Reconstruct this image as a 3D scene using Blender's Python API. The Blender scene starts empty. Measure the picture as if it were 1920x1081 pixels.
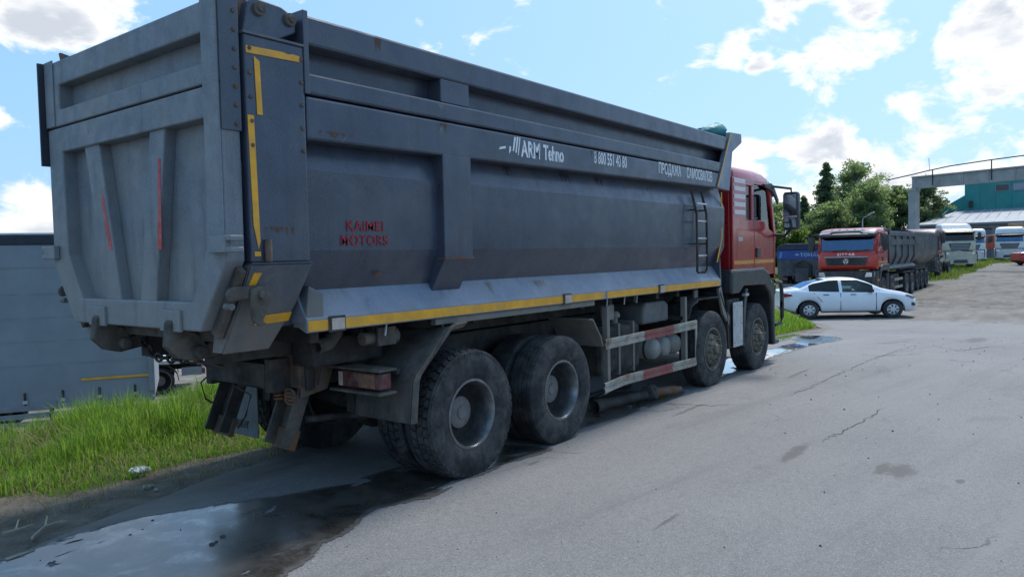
import bpy, bmesh, math, random
import numpy as np
from mathutils import Vector, Matrix
R_ = math.radians
scene = bpy.context.scene
COL = scene.collection

# ---------------------------------------------------------------- camera (solved from the lorry's axles, rails and tailgate)
CAM = Vector((-4.843, -5.439, 1.888)); YAW, PITCH, ROLL = R_(37.685), R_(-2.437), R_(-1.308); FPX = 1408.8
PW, PH = 1920.0, 1081.0
Fv = Vector((math.cos(YAW)*math.cos(PITCH), math.sin(YAW)*math.cos(PITCH), math.sin(PITCH)))
R0 = Vector((math.sin(YAW), -math.cos(YAW), 0)); U0 = R0.cross(Fv)
Rv = R0*math.cos(ROLL)+U0*math.sin(ROLL); Uv = -R0*math.sin(ROLL)+U0*math.cos(ROLL)
cd = bpy.data.cameras.new('camera'); cam = bpy.data.objects.new('camera', cd); COL.objects.link(cam)
M4 = Matrix((Rv, Uv, -Fv)).transposed().to_4x4(); M4.translation = CAM; cam.matrix_world = M4
cd.sensor_width = 36; cd.lens = FPX*36/PW; cd.clip_start = .05; cd.clip_end = 6000
scene.camera = cam
def pray(u, v): return Fv+Rv*((u-PW/2)/FPX)-Uv*((v-PH/2)/FPX)
def at(u, v, d): return CAM+pray(u, v)*d

# ---------------------------------------------------------------- sky, sun, exposure
SUN_EL, SUN_AZ = R_(54), R_(.8)
SKY_STRENGTH, SUN_STRENGTH, EXPOSURE = .15, 1.75, 1.12
scene.view_settings.view_transform = 'Standard'; scene.view_settings.look = 'None'
scene.view_settings.exposure = EXPOSURE; scene.view_settings.gamma = 1
world = bpy.data.worlds.new('World'); scene.world = world; world.use_nodes = True
wn = world.node_tree; wn.nodes.clear()
class NT:
    """small helper for node trees"""
    def __init__(s, t): s.t = t
    def n(s, typ, ins=None, **kw):
        nd = s.t.nodes.new(typ)
        for k, v in kw.items(): setattr(nd, k, v)
        for k, v in (ins or {}).items():
            sock = nd.inputs[k]
            if hasattr(v, 'links') or isinstance(v, bpy.types.NodeSocket): s.t.links.new(v, sock)
            else: sock.default_value = v
        return nd
    def math(s, op, a, b=0.0, c=None, clamp=False):
        d = {0: a, 1: b}
        if c is not None: d[2] = c
        return s.n('ShaderNodeMath', d, operation=op, use_clamp=clamp).outputs[0]
    def vm(s, op, a, b=(0, 0, 0), **kw):
        return s.n('ShaderNodeVectorMath', {0: a, 1: b}, operation=op, **kw)
    def ramp(s, fac, lo, hi, a=0., b=1.):
        return s.n('ShaderNodeMapRange', {'Value': fac, 'From Min': lo, 'From Max': hi, 'To Min': a, 'To Max': b}, interpolation_type='SMOOTHSTEP').outputs[0]
    def mix(s, fac, a, b, blend='MIX'):
        nd = s.n('ShaderNodeMix', {0: fac, 6: a, 7: b}, data_type='RGBA', blend_type=blend); return nd.outputs[2]
    def noise(s, vec, scale, detail=4., rough=.55, dist=0.):
        return s.n('ShaderNodeTexNoise', {'Vector': vec, 'Scale': scale, 'Detail': detail, 'Roughness': rough, 'Distortion': dist}).outputs[0]
W = NT(wn)
gen = W.n('ShaderNodeTexCoord').outputs['Generated']
sky = W.n('ShaderNodeTexSky', sky_type='NISHITA', sun_disc=False, sun_elevation=SUN_EL, sun_rotation=math.pi/2-SUN_AZ, altitude=150, air_density=1.0, dust_density=1.6, ozone_density=1.6)
sep = W.n('ShaderNodeSeparateXYZ', {0: gen}); zz = W.math('MAXIMUM', sep.outputs[2], 0.0)
# cloud field on the dome: billowing noise, plus the cloud groups seen in the photograph given by their directions
den = W.math('ADD', zz, .16)
pl = W.vm('DIVIDE', gen, W.n('ShaderNodeCombineXYZ', {0: den, 1: den, 2: den}).outputs[0]).outputs[0]
n1 = W.noise(W.vm('MULTIPLY', gen, (1, 1, 1.7)).outputs[0], 8.5, 8., .62, .25)
n2 = W.noise(pl, 1.1, 3., .55)
blobs = [(1900,40,95,.9),(1790,95,88,.85),(1670,110,75,.85),(1575,130,48,.9),(1600,60,60,.8),(1905,150,70,.85),(1320,90,30,.8),(1370,100,34,.9),(1420,122,24,.8),
         (1690,188,42,.7),(1515,158,26,.6),(1470,4,55,.9),(1410,300,60,1),(1500,288,62,1),(1590,275,52,1),(1640,335,66,1),(1740,320,70,1),(1860,290,75,1),(1840,215,36,.8),
         (1560,350,80,1),(1700,390,80,1),(1480,380,70,1),(60,22,60,1),(130,42,42,.9),(165,68,20,.7),(250,8,42,.9),(50,400,60,1),(-60,420,80,1),(-4,216,22,.8),(625,38,12,.5),(678,8,16,.5),(785,40,14,.4)]
acc = None
for u, v, r, a in blobs:
    d = pray(u, v).normalized(); rad = r/FPX
    dist = W.vm('DISTANCE', gen, tuple(d)).outputs['Value']
    g = W.n('ShaderNodeMapRange', {'Value': dist, 'From Min': rad*1.9, 'From Max': rad*.0, 'To Min': 0., 'To Max': a}, interpolation_type='SMOOTHERSTEP').outputs[0]
    acc = g if acc is None else W.math('MAXIMUM', acc, g)
bank = W.ramp(zz, .15, .02, 0., .13)                                   # the haze-white bank along the horizon, all around
dens = W.math('ADD', W.math('MULTIPLY', acc, .27), W.math('ADD', W.math('MULTIPLY_ADD', n1, 1.35, -.19), W.math('ADD', bank, W.math('MULTIPLY', W.math('SUBTRACT', n2, .5), .35))))
cover = W.ramp(dens, .605, .77)
shade = W.noise(W.vm('ADD', W.vm('MULTIPLY', gen, (1, 1, 1.7)).outputs[0], (.03, .0, .06)).outputs[0], 8.5, 3., .55, .25)
thick = W.math('MULTIPLY', W.ramp(dens, .68, .90), W.ramp(shade, .36, .62))
ccol = W.mix(thick, (3.5, 3.5, 3.55, 1), (2.0, 2.18, 2.45, 1))
# pale, milky summer sky
skyc = W.mix(W.ramp(zz, .5, .02, .72, .82), sky.outputs[0], (.80, 1.66, 2.72, 1))
bgc = W.mix(cover, skyc, ccol)
bg = W.n('ShaderNodeBackground', {'Color': bgc, 'Strength': SKY_STRENGTH})
W.t.links.new(bg.outputs[0], W.n('ShaderNodeOutputWorld').inputs[0])
sd = bpy.data.lights.new('sun', 'SUN'); sun = bpy.data.objects.new('sun', sd); COL.objects.link(sun)
sd.energy = SUN_STRENGTH; sd.angle = R_(9); sd.color = (1, .965, .91)
SDIR = Vector((math.cos(SUN_EL)*math.cos(SUN_AZ), math.cos(SUN_EL)*math.sin(SUN_AZ), math.sin(SUN_EL)))
sun.rotation_euler = SDIR.to_track_quat('Z', 'Y').to_euler(); sun.location = (0, 0, 40)
# ---------------------------------------------------------------- materials
MATS = {}
def newmat(name):
    m = bpy.data.materials.new(name); m.use_nodes = True; t = m.node_tree; t.nodes.clear()
    N = NT(t); out = N.n('ShaderNodeOutputMaterial'); return m, N, out
def c4(c): return (c[0], c[1], c[2], 1)
def mat(name, col, rough=.5, metal=0., var=.12, scale=6., dirt=None, damt=0., dscale=2.2, streak=0., rust=0., bump=0., bscale=60., spec=.5, coat=0., speck=0., dent=0., scr=0., low=None):
    """painted / dusty / rusty surface. low=(z0,z1,amount): road dirt thrown up from the wheels"""
    if name in MATS: return MATS[name]
    m, N, out = newmat(name)
    co = N.n('ShaderNodeTexCoord').outputs['Object']
    f = N.noise(co, scale, 5., .6)
    base = N.mix(N.ramp(f, .3, .7), c4([x*(1-var) for x in col]), c4([min(1, x*(1+var)) for x in col]))
    rv = None
    if speck:
        sp = N.noise(co, 95., 2., .7)
        base = N.mix(N.ramp(sp, .35, .75, 0., speck), base, c4([min(1, x*2.1+.04) for x in col]))
        base = N.mix(N.ramp(sp, .45, .2, 0., speck), base, c4([x*.45 for x in col]))
    dmask = None
    if streak:
        st = N.noise(N.vm('MULTIPLY', co, (9., 9., .55)).outputs[0], 1.6, 6., .65)
        base = N.mix(N.ramp(st, .5, .78, 0., streak), base, c4(dirt or (.3, .27, .23)))
    if damt:
        d = N.noise(co, dscale, 8., .68, .4)
        dmask = N.ramp(d, .38, .72, 0., damt)
        base = N.mix(dmask, base, c4(dirt or (.3, .27, .23)))
    if low:
        z = N.n('ShaderNodeSeparateXYZ', {0: co}).outputs[2]
        lm = N.math('MULTIPLY', N.ramp(z, low[1], low[0], 0., low[2]), N.ramp(N.noise(co, 5., 6., .7), .25, .6, .35, 1.))
        base = N.mix(lm, base, c4(dirt or (.3, .27, .23)))
    if rust:
        r = N.noise(co, 3.3, 9., .72, .6)
        rm = N.ramp(r, .66-.2*rust, .78-.2*rust)
        rc = N.mix(N.noise(co, 30., 4.), (.10, .035, .014, 1), (.27, .115, .045, 1))
        base = N.mix(rm, base, rc)
    if scr:
        w1 = N.n('ShaderNodeTexNoise', {'Vector': N.vm('MULTIPLY', N.n('ShaderNodeVectorRotate', {'Vector': co, 'Angle': .9}, rotation_type='Y_AXIS').outputs[0], (1.2, 1, 26.)).outputs[0], 'Scale': 2.2, 'Detail': 2.}).outputs[0]
        sc = N.math('MULTIPLY', N.ramp(w1, .70, .74), N.ramp(N.noise(co, 1.4, 3.), .5, .62))
        base = N.mix(N.math('MULTIPLY', sc, scr), base, (.30, .30, .31, 1))
        dn = N.noise(N.vm('MULTIPLY', co, (3.2, 3.2, .35)).outputs[0], 2.4, 5., .62)
        base = N.mix(N.ramp(dn, .52, .80, 0., .55), base, c4([x*.45 for x in col]))
    rgh = N.ramp(N.noise(co, scale*2.3, 4., .6), .3, .7, max(.02, rough*.8), min(1, rough*1.2))
    if dmask is not None: rgh = N.math('MAXIMUM', rgh, N.math('MULTIPLY', dmask, .9))
    ins = {'Base Color': base, 'Roughness': rgh, 'Metallic': metal, 'Specular IOR Level': spec, 'Coat Weight': coat, 'Coat Roughness': .08}
    if bump:
        b = N.n('ShaderNodeBump', {'Height': N.noise(co, bscale, 3., .6), 'Strength': bump, 'Distance': .01})
        if dent: b = N.n('ShaderNodeBump', {'Height': N.noise(co, 1.9, 2., .5), 'Strength': dent, 'Distance': .06, 'Normal': b.outputs[0]})
        ins['Normal'] = b.outputs[0]
    p = N.n('ShaderNodeBsdfPrincipled', ins)
    N.t.links.new(p.outputs[0], out.inputs[0]); MATS[name] = m; return m
def glassmat(name, tint=(.75, .88, .86), refl=1.0, gcol=(1, 1, 1)):
    """thin window pane: see-through with a surface reflection"""
    if name in MATS: return MATS[name]
    m, N, out = newmat(name)
    tr = N.n('ShaderNodeBsdfTransparent', {'Color': c4(tint)})
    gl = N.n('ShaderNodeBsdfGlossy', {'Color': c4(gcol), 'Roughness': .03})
    fr = N.n('ShaderNodeFresnel', {'IOR': 1.2+.3*refl}).outputs[0]
    mx = N.n('ShaderNodeMixShader', {0: fr, 1: tr.outputs[0], 2: gl.outputs[0]})
    N.t.links.new(mx.outputs[0], out.inputs[0]); MATS[name] = m; return m
def stencil(name, col, period=0., width=.1, wear=.3, slant=0.):
    """stencilled paint: worn, with the thin bridges a stencil leaves"""
    if name in MATS: return MATS[name]
    m, N, out = newmat(name)
    co = N.n('ShaderNodeTexCoord').outputs['Object']
    w = N.ramp(N.noise(co, 16., 6., .7), .62-.3*wear, .74-.3*wear, 0., .75)
    sp = N.n('ShaderNodeSeparateXYZ', {0: co})
    if period:
        xs = N.math('ADD', sp.outputs[0], N.math('MULTIPLY', sp.outputs[2], slant))
        fr = N.math('FRACT', N.math('DIVIDE', xs, period))
        w = N.math('MAXIMUM', w, N.math('LESS_THAN', fr, width))
    p = N.n('ShaderNodeBsdfPrincipled', {'Base Color': c4(col), 'Roughness': .7})
    mx = N.n('ShaderNodeMixShader', {0: w, 1: p.outputs[0], 2: N.n('ShaderNodeBsdfTransparent').outputs[0]})
    N.t.links.new(mx.outputs[0], out.inputs[0]); MATS[name] = m; return m
def leafmat(name, cols, trans=.35, rough=.5):
    m, N, out = newmat(name)
    rnd = N.n('ShaderNodeNewGeometry').outputs['Random Per Island']
    co = N.n('ShaderNodeTexCoord').outputs['Object']
    cr = N.n('ShaderNodeValToRGB', {0: N.math('ADD', N.math('MULTIPLY', rnd, .7), N.math('MULTIPLY', N.noise(co, .9, 3.), .35))})
    e = cr.color_ramp.elements
    while len(e) < len(cols): e.new(.5)
    for i, c in enumerate(cols): e[i].position = i/(len(cols)-1)*.9+.05; e[i].color = c4(c)
    p = N.n('ShaderNodeBsdfPrincipled', {'Base Color': cr.outputs[0], 'Roughness': rough, 'Specular IOR Level': .25})
    t = N.n('ShaderNodeBsdfTranslucent', {'Color': N.mix(.5, cr.outputs[0], (.30, .42, .05, 1), 'MIX')})
    mx = N.n('ShaderNodeMixShader', {0: trans, 1: p.outputs[0], 2: t.outputs[0]})
    N.t.links.new(mx.outputs[0], out.inputs[0]); MATS[name] = m; return m
DUST = (.27, .245, .21)
body_grey = mat('body_grey_paint', (.036, .047, .073), .34, 0, .2, 3., (.15, .14, .13), .24, 1.6, .14, .10, .05, 90., .5, .12, .30, dent=.25, scr=.35)
ledge_skylit = mat('ledge_skylit_paint', (.155, .19, .25), .42, 0, .18, 2.2, DUST, .4, 1.3, .2, .10, .05, 90., .5, 0, .2, dent=.2, scr=.3)  # body grey made lighter: sky light on the ledge painted into the colour
tail_grey = mat('tailgate_dusty_lit_paint', (.152, .172, .195), .55, 0, .14, 4., (.28, .265, .235), .5, 1.5, .30, .06, .05, 90., .4, 0, .22, dent=.15, scr=.25, low=(1.3, 2.3, .55))  # lighter than the sides: dust, plus the open-sky light painted into the base
gusset_grey = mat('gusset_dusty_paint', (.075, .088, .11), .5, 0, .15, 4., (.22, .195, .16), .55, 2.5, .25, .1, .08, 70., .4, 0, .2, low=(1.25, 1.85, .85))
mud_steel = mat('mud_caked_steel', (.085, .075, .064), .85, 0, .3, 8., (.185, .158, .125), .7, 4., 0, .25, .35, 45., .3)
rust_steel = mat('rusty_steel', (.11, .075, .055), .85, 0, .3, 7., (.2, .165, .13), .5, 3., .2, .75, .3, 50., .3)
dark_steel = mat('dark_dirty_steel', (.03, .029, .028), .75, 0, .3, 6., (.115, .10, .085), .6, 3., 0, .12, .2, 50., .35)
black_part = mat('black_plastic', (.022, .023, .025), .5, 0, .2, 6., DUST, .2, 3., 0, 0, .08, 80.)
fender_black = mat('dusty_black_fender', (.025, .028, .032), .38, 0, .2, 5., (.14, .13, .12), .2, 2.5, .15, 0, .08, 80.)
tyre_mat = mat('tyre_rubber', (.022, .024, .027), .76, 0, .25, 9., (.135, .127, .117), .55, 5., 0, 0, .25, 70., .3)
rim_mat = mat('rim_steel', (.20, .21, .22), .38, .8, .3, 9., (.085, .078, .07), .6, 6., 0, .15, .15, 60.)
disc_mat = mat('wheel_disc_dark', (.012, .011, .010), .85, 0, .3, 9., (.035, .03, .025), .5, 6.)
hub_mat = mat('hub_grey', (.15, .145, .14), .7, .1, .2, 9., (.2, .18, .155), .6, 6., 0, .15, .2, 60.)
front_rim = mat('front_rim_dirty', (.12, .11, .09), .7, .2, .25, 8., (.19, .165, .12), .75, 5., 0, .2, .2, 60.)
yellow_tape = mat('yellow_reflective_tape', (.76, .35, .012), .45, 0, .12, 7., (.3, .2, .09), .35, 4., .15, 0, .05, 90.)
orange_tape = mat('orange_tape', (.62, .26, .03), .45, 0, .1, 7.)
red_paint = mat('red_cab_paint', (.36, .010, .015), .3, 0, .1, 3., (.2, .1, .09), .12, 2.2, .03, 0, .02, 90., .5, .5)
red_paint_b = mat('orange_red_cab_paint', (.46, .022, .012), .3, 0, .1, 3., (.3, .15, .12), .1, 2.2, .06, 0, .02, 90., .5, .5)
dark_red = mat('dark_red_cab_paint', (.16, .012, .018), .35, 0, .15, 3., DUST, .2)
pale_pink = mat('louvre_sky_sheen', (.66, .56, .56), .35, 0, .06, 5.)  # sky sheen on the red louvres painted as a pale colour
white_dirty = mat('dirty_white_rail', (.34, .32, .275), .6, 0, .2, 8., (.17, .13, .085), .85, 6., .35, .6, .1, 60.)
red_dirty = mat('dirty_red_rail', (.26, .042, .04), .6, 0, .2, 8., (.19, .13, .10), .75, 6., .2, .2, .1, 60.)
red_light = mat('red_lens', (.10, .016, .016), .5, 0, .4, 14., (.16, .14, .125), .85, 9.)
orange_light = mat('orange_lens', (.75, .20, .03), .25, 0, .15, 10.)
clear_lens = mat('pinkish_clear_lens', (.5, .40, .34), .25, 0, .2, 10., DUST, .4)
alu_plate = mat('aluminium_plate', (.46, .48, .50), .42, .35, .12, 9., (.3, .29, .26), .4, 6., .1)
chrome = mat('bright_metal', (.7, .71, .72), .15, .9, .05)
mirror_glass = mat('mirror_glass', (.34, .37, .40), .04, 1., .01)
teal_tarp = mat('teal_tarpaulin', (.02, .20, .22), .6, 0, .25, 9., None, 0, 2, 0, 0, .3, 14.)
dark_interior = mat('dark_interior', (.02, .02, .022), .8, 0, .2)
pane = glassmat('window_glass'); dark_pane = glassmat('tinted_glass', (.05, .06, .07), 1.2)
blue_pane = glassmat('windscreen_glass', (.22, .33, .42), 4.6, (.42, .66, 1.))  # blue gloss tint stands in for sky mirrored in the windscreen
white_letter = stencil('white_letter_paint', (.78, .79, .81), .062, .12, .12, .12)
white_plain = stencil('white_plain_letters', (.76, .77, .79), 0, 0, .12)
red_letter = stencil('red_letter_paint', (.36, .02, .03), .043, .13, .2)
white_body = mat('white_car_paint', (.72, .74, .77), .22, 0, .03, 3., (.4, .36, .3), .0, 2., 0, 0, 0, 60., .5, .6, low=(.15, .42, .45))
white_cab = mat('white_cab_paint', (.66, .68, .70), .35, 0, .06, 3., DUST, .25, 2.)
cream_cab = mat('cream_cab_paint', (.50, .47, .37), .4, 0, .08, 3., DUST, .3, 2.)
curtain = mat('grey_curtain_fabric', (.205, .235, .27), .55, 0, .08, 1.5, (.27, .28, .285), .35, 1.2, .18, 0, .12, 6.)
curtain_dark = mat('dark_navy_trim', (.02, .025, .04), .6, 0, .1)
trailer_metal = mat('trailer_rail_metal', (.20, .23, .26), .55, .2, .12, 5., DUST, .35)
conc = mat('concrete', (.36, .355, .35), .9, 0, .14, 1.5, (.24, .23, .22), .4, .8, .3, 0, .2, 12.)
teal_wall = mat('teal_cladding', (.010, .21, .20), .5, 0, .1, .8, (.1, .25, .24), .2, .6)
grey_wall = mat('grey_steel_cladding', (.20, .225, .25), .55, .1, .12, .7, (.28, .28, .28), .3, .6, .2)
grey_roof = mat('galvanised_roof', (.235, .265, .30), .6, .0, .1, .6, (.3, .3, .3), .3, .5)
blue_band = mat('blue_band_paint', (.015, .06, .27), .4, 0, .1, 2.)
navy_tarp = mat('navy_tarpaulin', (.02, .03, .065), .6, 0, .2, 3.)
slate_body = mat('slate_tipper_paint', (.034, .042, .062), .45, 0, .15, 2.5, DUST, .4, 1.2, .2)
skin = mat('skin', (.52, .31, .23), .55, 0, .06); hair_m = mat('dark_hair', (.015, .012, .011), .7, 0, .2); shirt = mat('dark_shirt', (.05, .05, .06), .9, 0, .1)
bark = mat('bark', (.085, .068, .052), .9, 0, .3, 3., None, 0, 2, 0, 0, .5, 12.); birch_bark = mat('birch_bark', (.5, .49, .46), .85, 0, .3, 4., (.05, .05, .05), .5, 3.)
lamp_metal = mat('lamp_metal', (.45, .46, .47), .45, .4, .06)
stone_m = mat('pebble', (.30, .29, .27), .9, 0, .3, 5.); dark_stone = mat('dark_crumb', (.05, .05, .05), .9, 0, .3, 5.)
twig_m = mat('dry_twig', (.30, .25, .18), .9, 0, .3, 9.); paper_m = mat('dirty_white_wrapper', (.62, .64, .6), .6, 0, .1, 20.)
# ---------------------------------------------------------------- mesh helpers
def link(o, parent=None):
    COL.objects.link(o)
    if parent is not None: o.parent = parent
    return o
def tag(o, label=None, cat=None, group=None, kind=None):
    if label: o['label'] = label
    if cat: o['category'] = cat
    if group: o['group'] = group
    if kind: o['kind'] = kind
    return o
def thing(name, label, cat, loc=(0, 0, 0), rz=0., group=None):
    o = bpy.data.objects.new(name, None); o.empty_display_size = .3; link(o); o.location = loc; o.rotation_euler = (0, 0, rz)
    return tag(o, label, cat, group)
def dup(o, parent=None):
    c = o.copy(); link(c); c.parent = parent
    for ch in list(o.children): dup(ch, c)
    return c
class B:
    def __init__(s): s.v = []; s.f = []
    def add(s, vs, fs):
        k = len(s.v); s.v += [tuple(p) for p in vs]; s.f += [tuple(i+k for i in f) for f in fs]; return s
    def box(s, x0, x1, y0, y1, z0, z1):
        return s.add([(x0,y0,z0),(x1,y0,z0),(x1,y1,z0),(x0,y1,z0),(x0,y0,z1),(x1,y0,z1),(x1,y1,z1),(x0,y1,z1)],
                     [(0,3,2,1),(4,5,6,7),(0,1,5,4),(1,2,6,5),(2,3,7,6),(3,0,4,7)])
    def pt(s, plane, a, b, c):
        return {'xz': (a, c, b), 'yz': (c, a, b), 'xy': (a, b, c)}[plane]
    def prism(s, poly, plane, a, b):
        n = len(poly)
        vs = [s.pt(plane, p[0], p[1], a) for p in poly]+[s.pt(plane, p[0], p[1], b) for p in poly]
        return s.add(vs, [tuple(range(n)), tuple(range(2*n-1, n-1, -1))]+[(i, (i+1) % n, (i+1) % n+n, i+n) for i in range(n)])
    def ring(s, outer, inner, plane, a, b):
        n = len(outer); vs = []
        for L, t in ((outer, a), (inner, a), (outer, b), (inner, b)): vs += [s.pt(plane, p[0], p[1], t) for p in L]
        fs = []
        for i in range(n):
            j = (i+1) % n
            fs += [(i, j, n+j, n+i), (2*n+i, 3*n+i, 3*n+j, 2*n+j), (i, 2*n+i, 2*n+j, j), (n+i, n+j, 3*n+j, 3*n+i)]
        return s.add(vs, fs)
    def beam(s, p, q, w, h, up=(0, 0, 1)):
        p, q = Vector(p), Vector(q); d = (q-p).normalized(); u = Vector(up)
        a = d.cross(u)
        if a.length < 1e-4: a = d.cross(Vector((1, 0, 0)))
        a.normalize(); b = a.cross(d); a *= w/2; b *= h/2
        vs = [p-a-b, p+a-b, p+a+b, p-a+b, q-a-b, q+a-b, q+a+b, q-a+b]
        return s.add(vs, [(0,3,2,1),(4,5,6,7),(0,1,5,4),(1,2,6,5),(2,3,7,6),(3,0,4,7)])
    def tube(s, pts, r, n=8, caps=True):
        P = [Vector(p) for p in pts]; rs = r if isinstance(r, (list, tuple)) else [r]*len(P)
        vs = []; up = Vector((0, 0, 1))
        for i, p in enumerate(P):
            d = (P[min(i+1, len(P)-1)]-P[max(i-1, 0)]).normalized()
            a = d.cross(up if abs(d.z) < .95 else Vector((1, 0, 0))).normalized(); b = a.cross(d)
            for k in range(n):
                t = 2*math.pi*k/n; vs.append(p+(a*math.cos(t)+b*math.sin(t))*rs[i])
        fs = [(i*n+k, i*n+(k+1) % n, (i+1)*n+(k+1) % n, (i+1)*n+k) for i in range(len(P)-1) for k in range(n)]
        if caps: fs += [tuple(range(n-1, -1, -1)), tuple((len(P)-1)*n+k for k in range(n))]
        return s.add(vs, fs)
    def lathe(s, prof, c=(0, 0, 0), axis='y', n=40, closed=False):
        """prof: (radius, offset along axis)"""
        vs = []
        for r, t in prof:
            for k in range(n):
                a = 2*math.pi*k/n; x, z = r*math.cos(a), r*math.sin(a)
                vs.append({'y': (c[0]+x, c[1]+t, c[2]+z), 'x': (c[0]+t, c[1]+x, c[2]+z), 'z': (c[0]+x, c[1]+z, c[2]+t)}[axis])
        m = len(prof); fs = [(i*n+k, i*n+(k+1) % n, (i+1)*n+(k+1) % n, (i+1)*n+k) for i in range(m-1) for k in range(n)]
        if closed: fs += [((m-1)*n+k, (m-1)*n+(k+1) % n, (k+1) % n, k) for k in range(n)]
        else:
            if prof[0][0] > 1e-4: fs.append(tuple(range(n-1, -1, -1)))
            if prof[-1][0] > 1e-4: fs.append(tuple((m-1)*n+k for k in range(n)))
        return s.add(vs, fs)
    def loft(s, loops, caps=True):
        n = len(loops[0]); vs = [p for L in loops for p in L]
        fs = [(i*n+k, i*n+(k+1) % n, (i+1)*n+(k+1) % n, (i+1)*n+k) for i in range(len(loops)-1) for k in range(n)]
        if caps: fs += [tuple(range(n-1, -1, -1)), tuple((len(loops)-1)*n+k for k in range(n))]
        return s.add(vs, fs)
    def strip(s, rows):
        n = len(rows[0]); vs = [p for L in rows for p in L]
        return s.add(vs, [(i*n+k, i*n+k+1, (i+1)*n+k+1, (i+1)*n+k) for i in range(len(rows)-1) for k in range(n-1)])
    def obj(s, name, m, parent=None, bevel=0., smooth=None, solid=0., loc=None, label=None, merge=False):
        me = bpy.data.meshes.new(name); me.from_pydata(s.v, [], s.f)
        bm = bmesh.new(); bm.from_mesh(me)
        if merge: bmesh.ops.remove_doubles(bm, verts=bm.verts, dist=1e-4)
        bmesh.ops.recalc_face_normals(bm, faces=bm.faces); bm.to_mesh(me); bm.free()
        me.materials.append(m)
        if smooth is not None:
            me.shade_smooth(); me.set_sharp_from_angle(angle=R_(smooth))
        o = bpy.data.objects.new(name, me); link(o, parent)
        if loc is not None: o.location = loc
        if solid:
            md = o.modifiers.new('solid', 'SOLIDIFY'); md.thickness = solid; md.offset = 0
        if bevel:
            md = o.modifiers.new('bevel', 'BEVEL'); md.width = bevel; md.segments = 2; md.limit_method = 'ANGLE'; md.angle_limit = R_(35)
        if label: o['label'] = label
        return o
def text(name, s, m, parent, size, loc, rot, sx=1., ext=0., bold=0., spacing=1., align='LEFT'):
    cu = bpy.data.curves.new(name, 'FONT'); cu.body = s; cu.size = size; cu.extrude = ext; cu.offset = bold; cu.space_character = spacing; cu.align_x = align; cu.resolution_u = 3
    tmp = bpy.data.objects.new(name, cu); COL.objects.link(tmp)
    bpy.context.view_layer.update()
    me = bpy.data.meshes.new_from_object(tmp.evaluated_get(bpy.context.evaluated_depsgraph_get()))
    bpy.data.objects.remove(tmp); bpy.data.curves.remove(cu)
    me.materials.clear(); me.materials.append(m)
    M = Matrix.Translation(loc) @ rot.to_4x4() @ Matrix.Diagonal((sx, 1, 1, 1)); me.transform(M)
    o = bpy.data.objects.new(name, me); link(o, parent); return o
ROT_RIGHT = Matrix(((1, 0, 0), (0, 0, -1), (0, 1, 0)))      # text reading along +x, standing up, facing -y
ROT_FRONT = Matrix(((0, 0, 1), (1, 0, 0), (0, 1, 0)))       # reading along +y, facing +x
ROT_REAR = Matrix(((0, 0, -1), (-1, 0, 0), (0, 1, 0)))      # reading along -y, facing -x
def sstep(a, b, x):
    t = np.clip((np.asarray(x, float)-a)/(b-a), 0, 1); return t*t*(3-2*t)
rng = np.random.default_rng(7); random.seed(7)
class VN:
    """value noise for shapes"""
    def __init__(s, seed): s.g = np.random.default_rng(seed).random((256, 256))
    def __call__(s, x, y):
        x = np.asarray(x, float); y = np.asarray(y, float)
        xi = np.floor(x).astype(int); yi = np.floor(y).astype(int); fx = x-xi; fy = y-yi; fx = fx*fx*(3-2*fx); fy = fy*fy*(3-2*fy)
        g = s.g; a = g[xi % 256, yi % 256]; b = g[(xi+1) % 256, yi % 256]; c = g[xi % 256, (yi+1) % 256]; d = g[(xi+1) % 256, (yi+1) % 256]
        return (a*(1-fx)+b*fx)*(1-fy)+(c*(1-fx)+d*fx)*fy-.5
vn = VN(3)
def fbm(x, y, o=4):
    r = 0; a = 1.; f = 1.
    for i in range(o): r = r+a*vn(x*f+13*i, y*f+7*i); a *= .5; f *= 2
    return r
# ---------------------------------------------------------------- terrain
def gz(x, y, fine=True):
    x = np.asarray(x, float); y = np.asarray(y, float)
    z = -.42*sstep(8.5, 21, x)+.42*sstep(34, 62, x)+.34*sstep(55, 85, x)
    k = 1-sstep(9, 24, x)                                              # the yard on the left lies lower, below a grassy bank
    z = z-k*(.16*sstep(1.4, 4.2, y)+1.5*sstep(4.0, 7.6, y))
    if fine:
        z = z+.05*fbm(x*.9, y*.9)*sstep(22, 27, x)*(1-sstep(58, 80, x)*.6)+.035*fbm(x*1.7+5, y*1.7)*sstep(.9, 1.8, y)*(1-sstep(19, 21, x))
    return z
GX, GY = [-9, -3.2, -2.4, -1.3, -.5, 2, 8, 9.4, 11, 12.5, 15, 17, 18.5, 20, 27], [.4, .12, .30, .60, .78, 1.1, 1.2, .95, .42, .26, .36, .42, 1.1, 2.6, 3.2]
def road_left(x): return np.interp(x, GX, GY)+.22*fbm(np.asarray(x)*1.3, 3.1+0*np.asarray(x))
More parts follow.
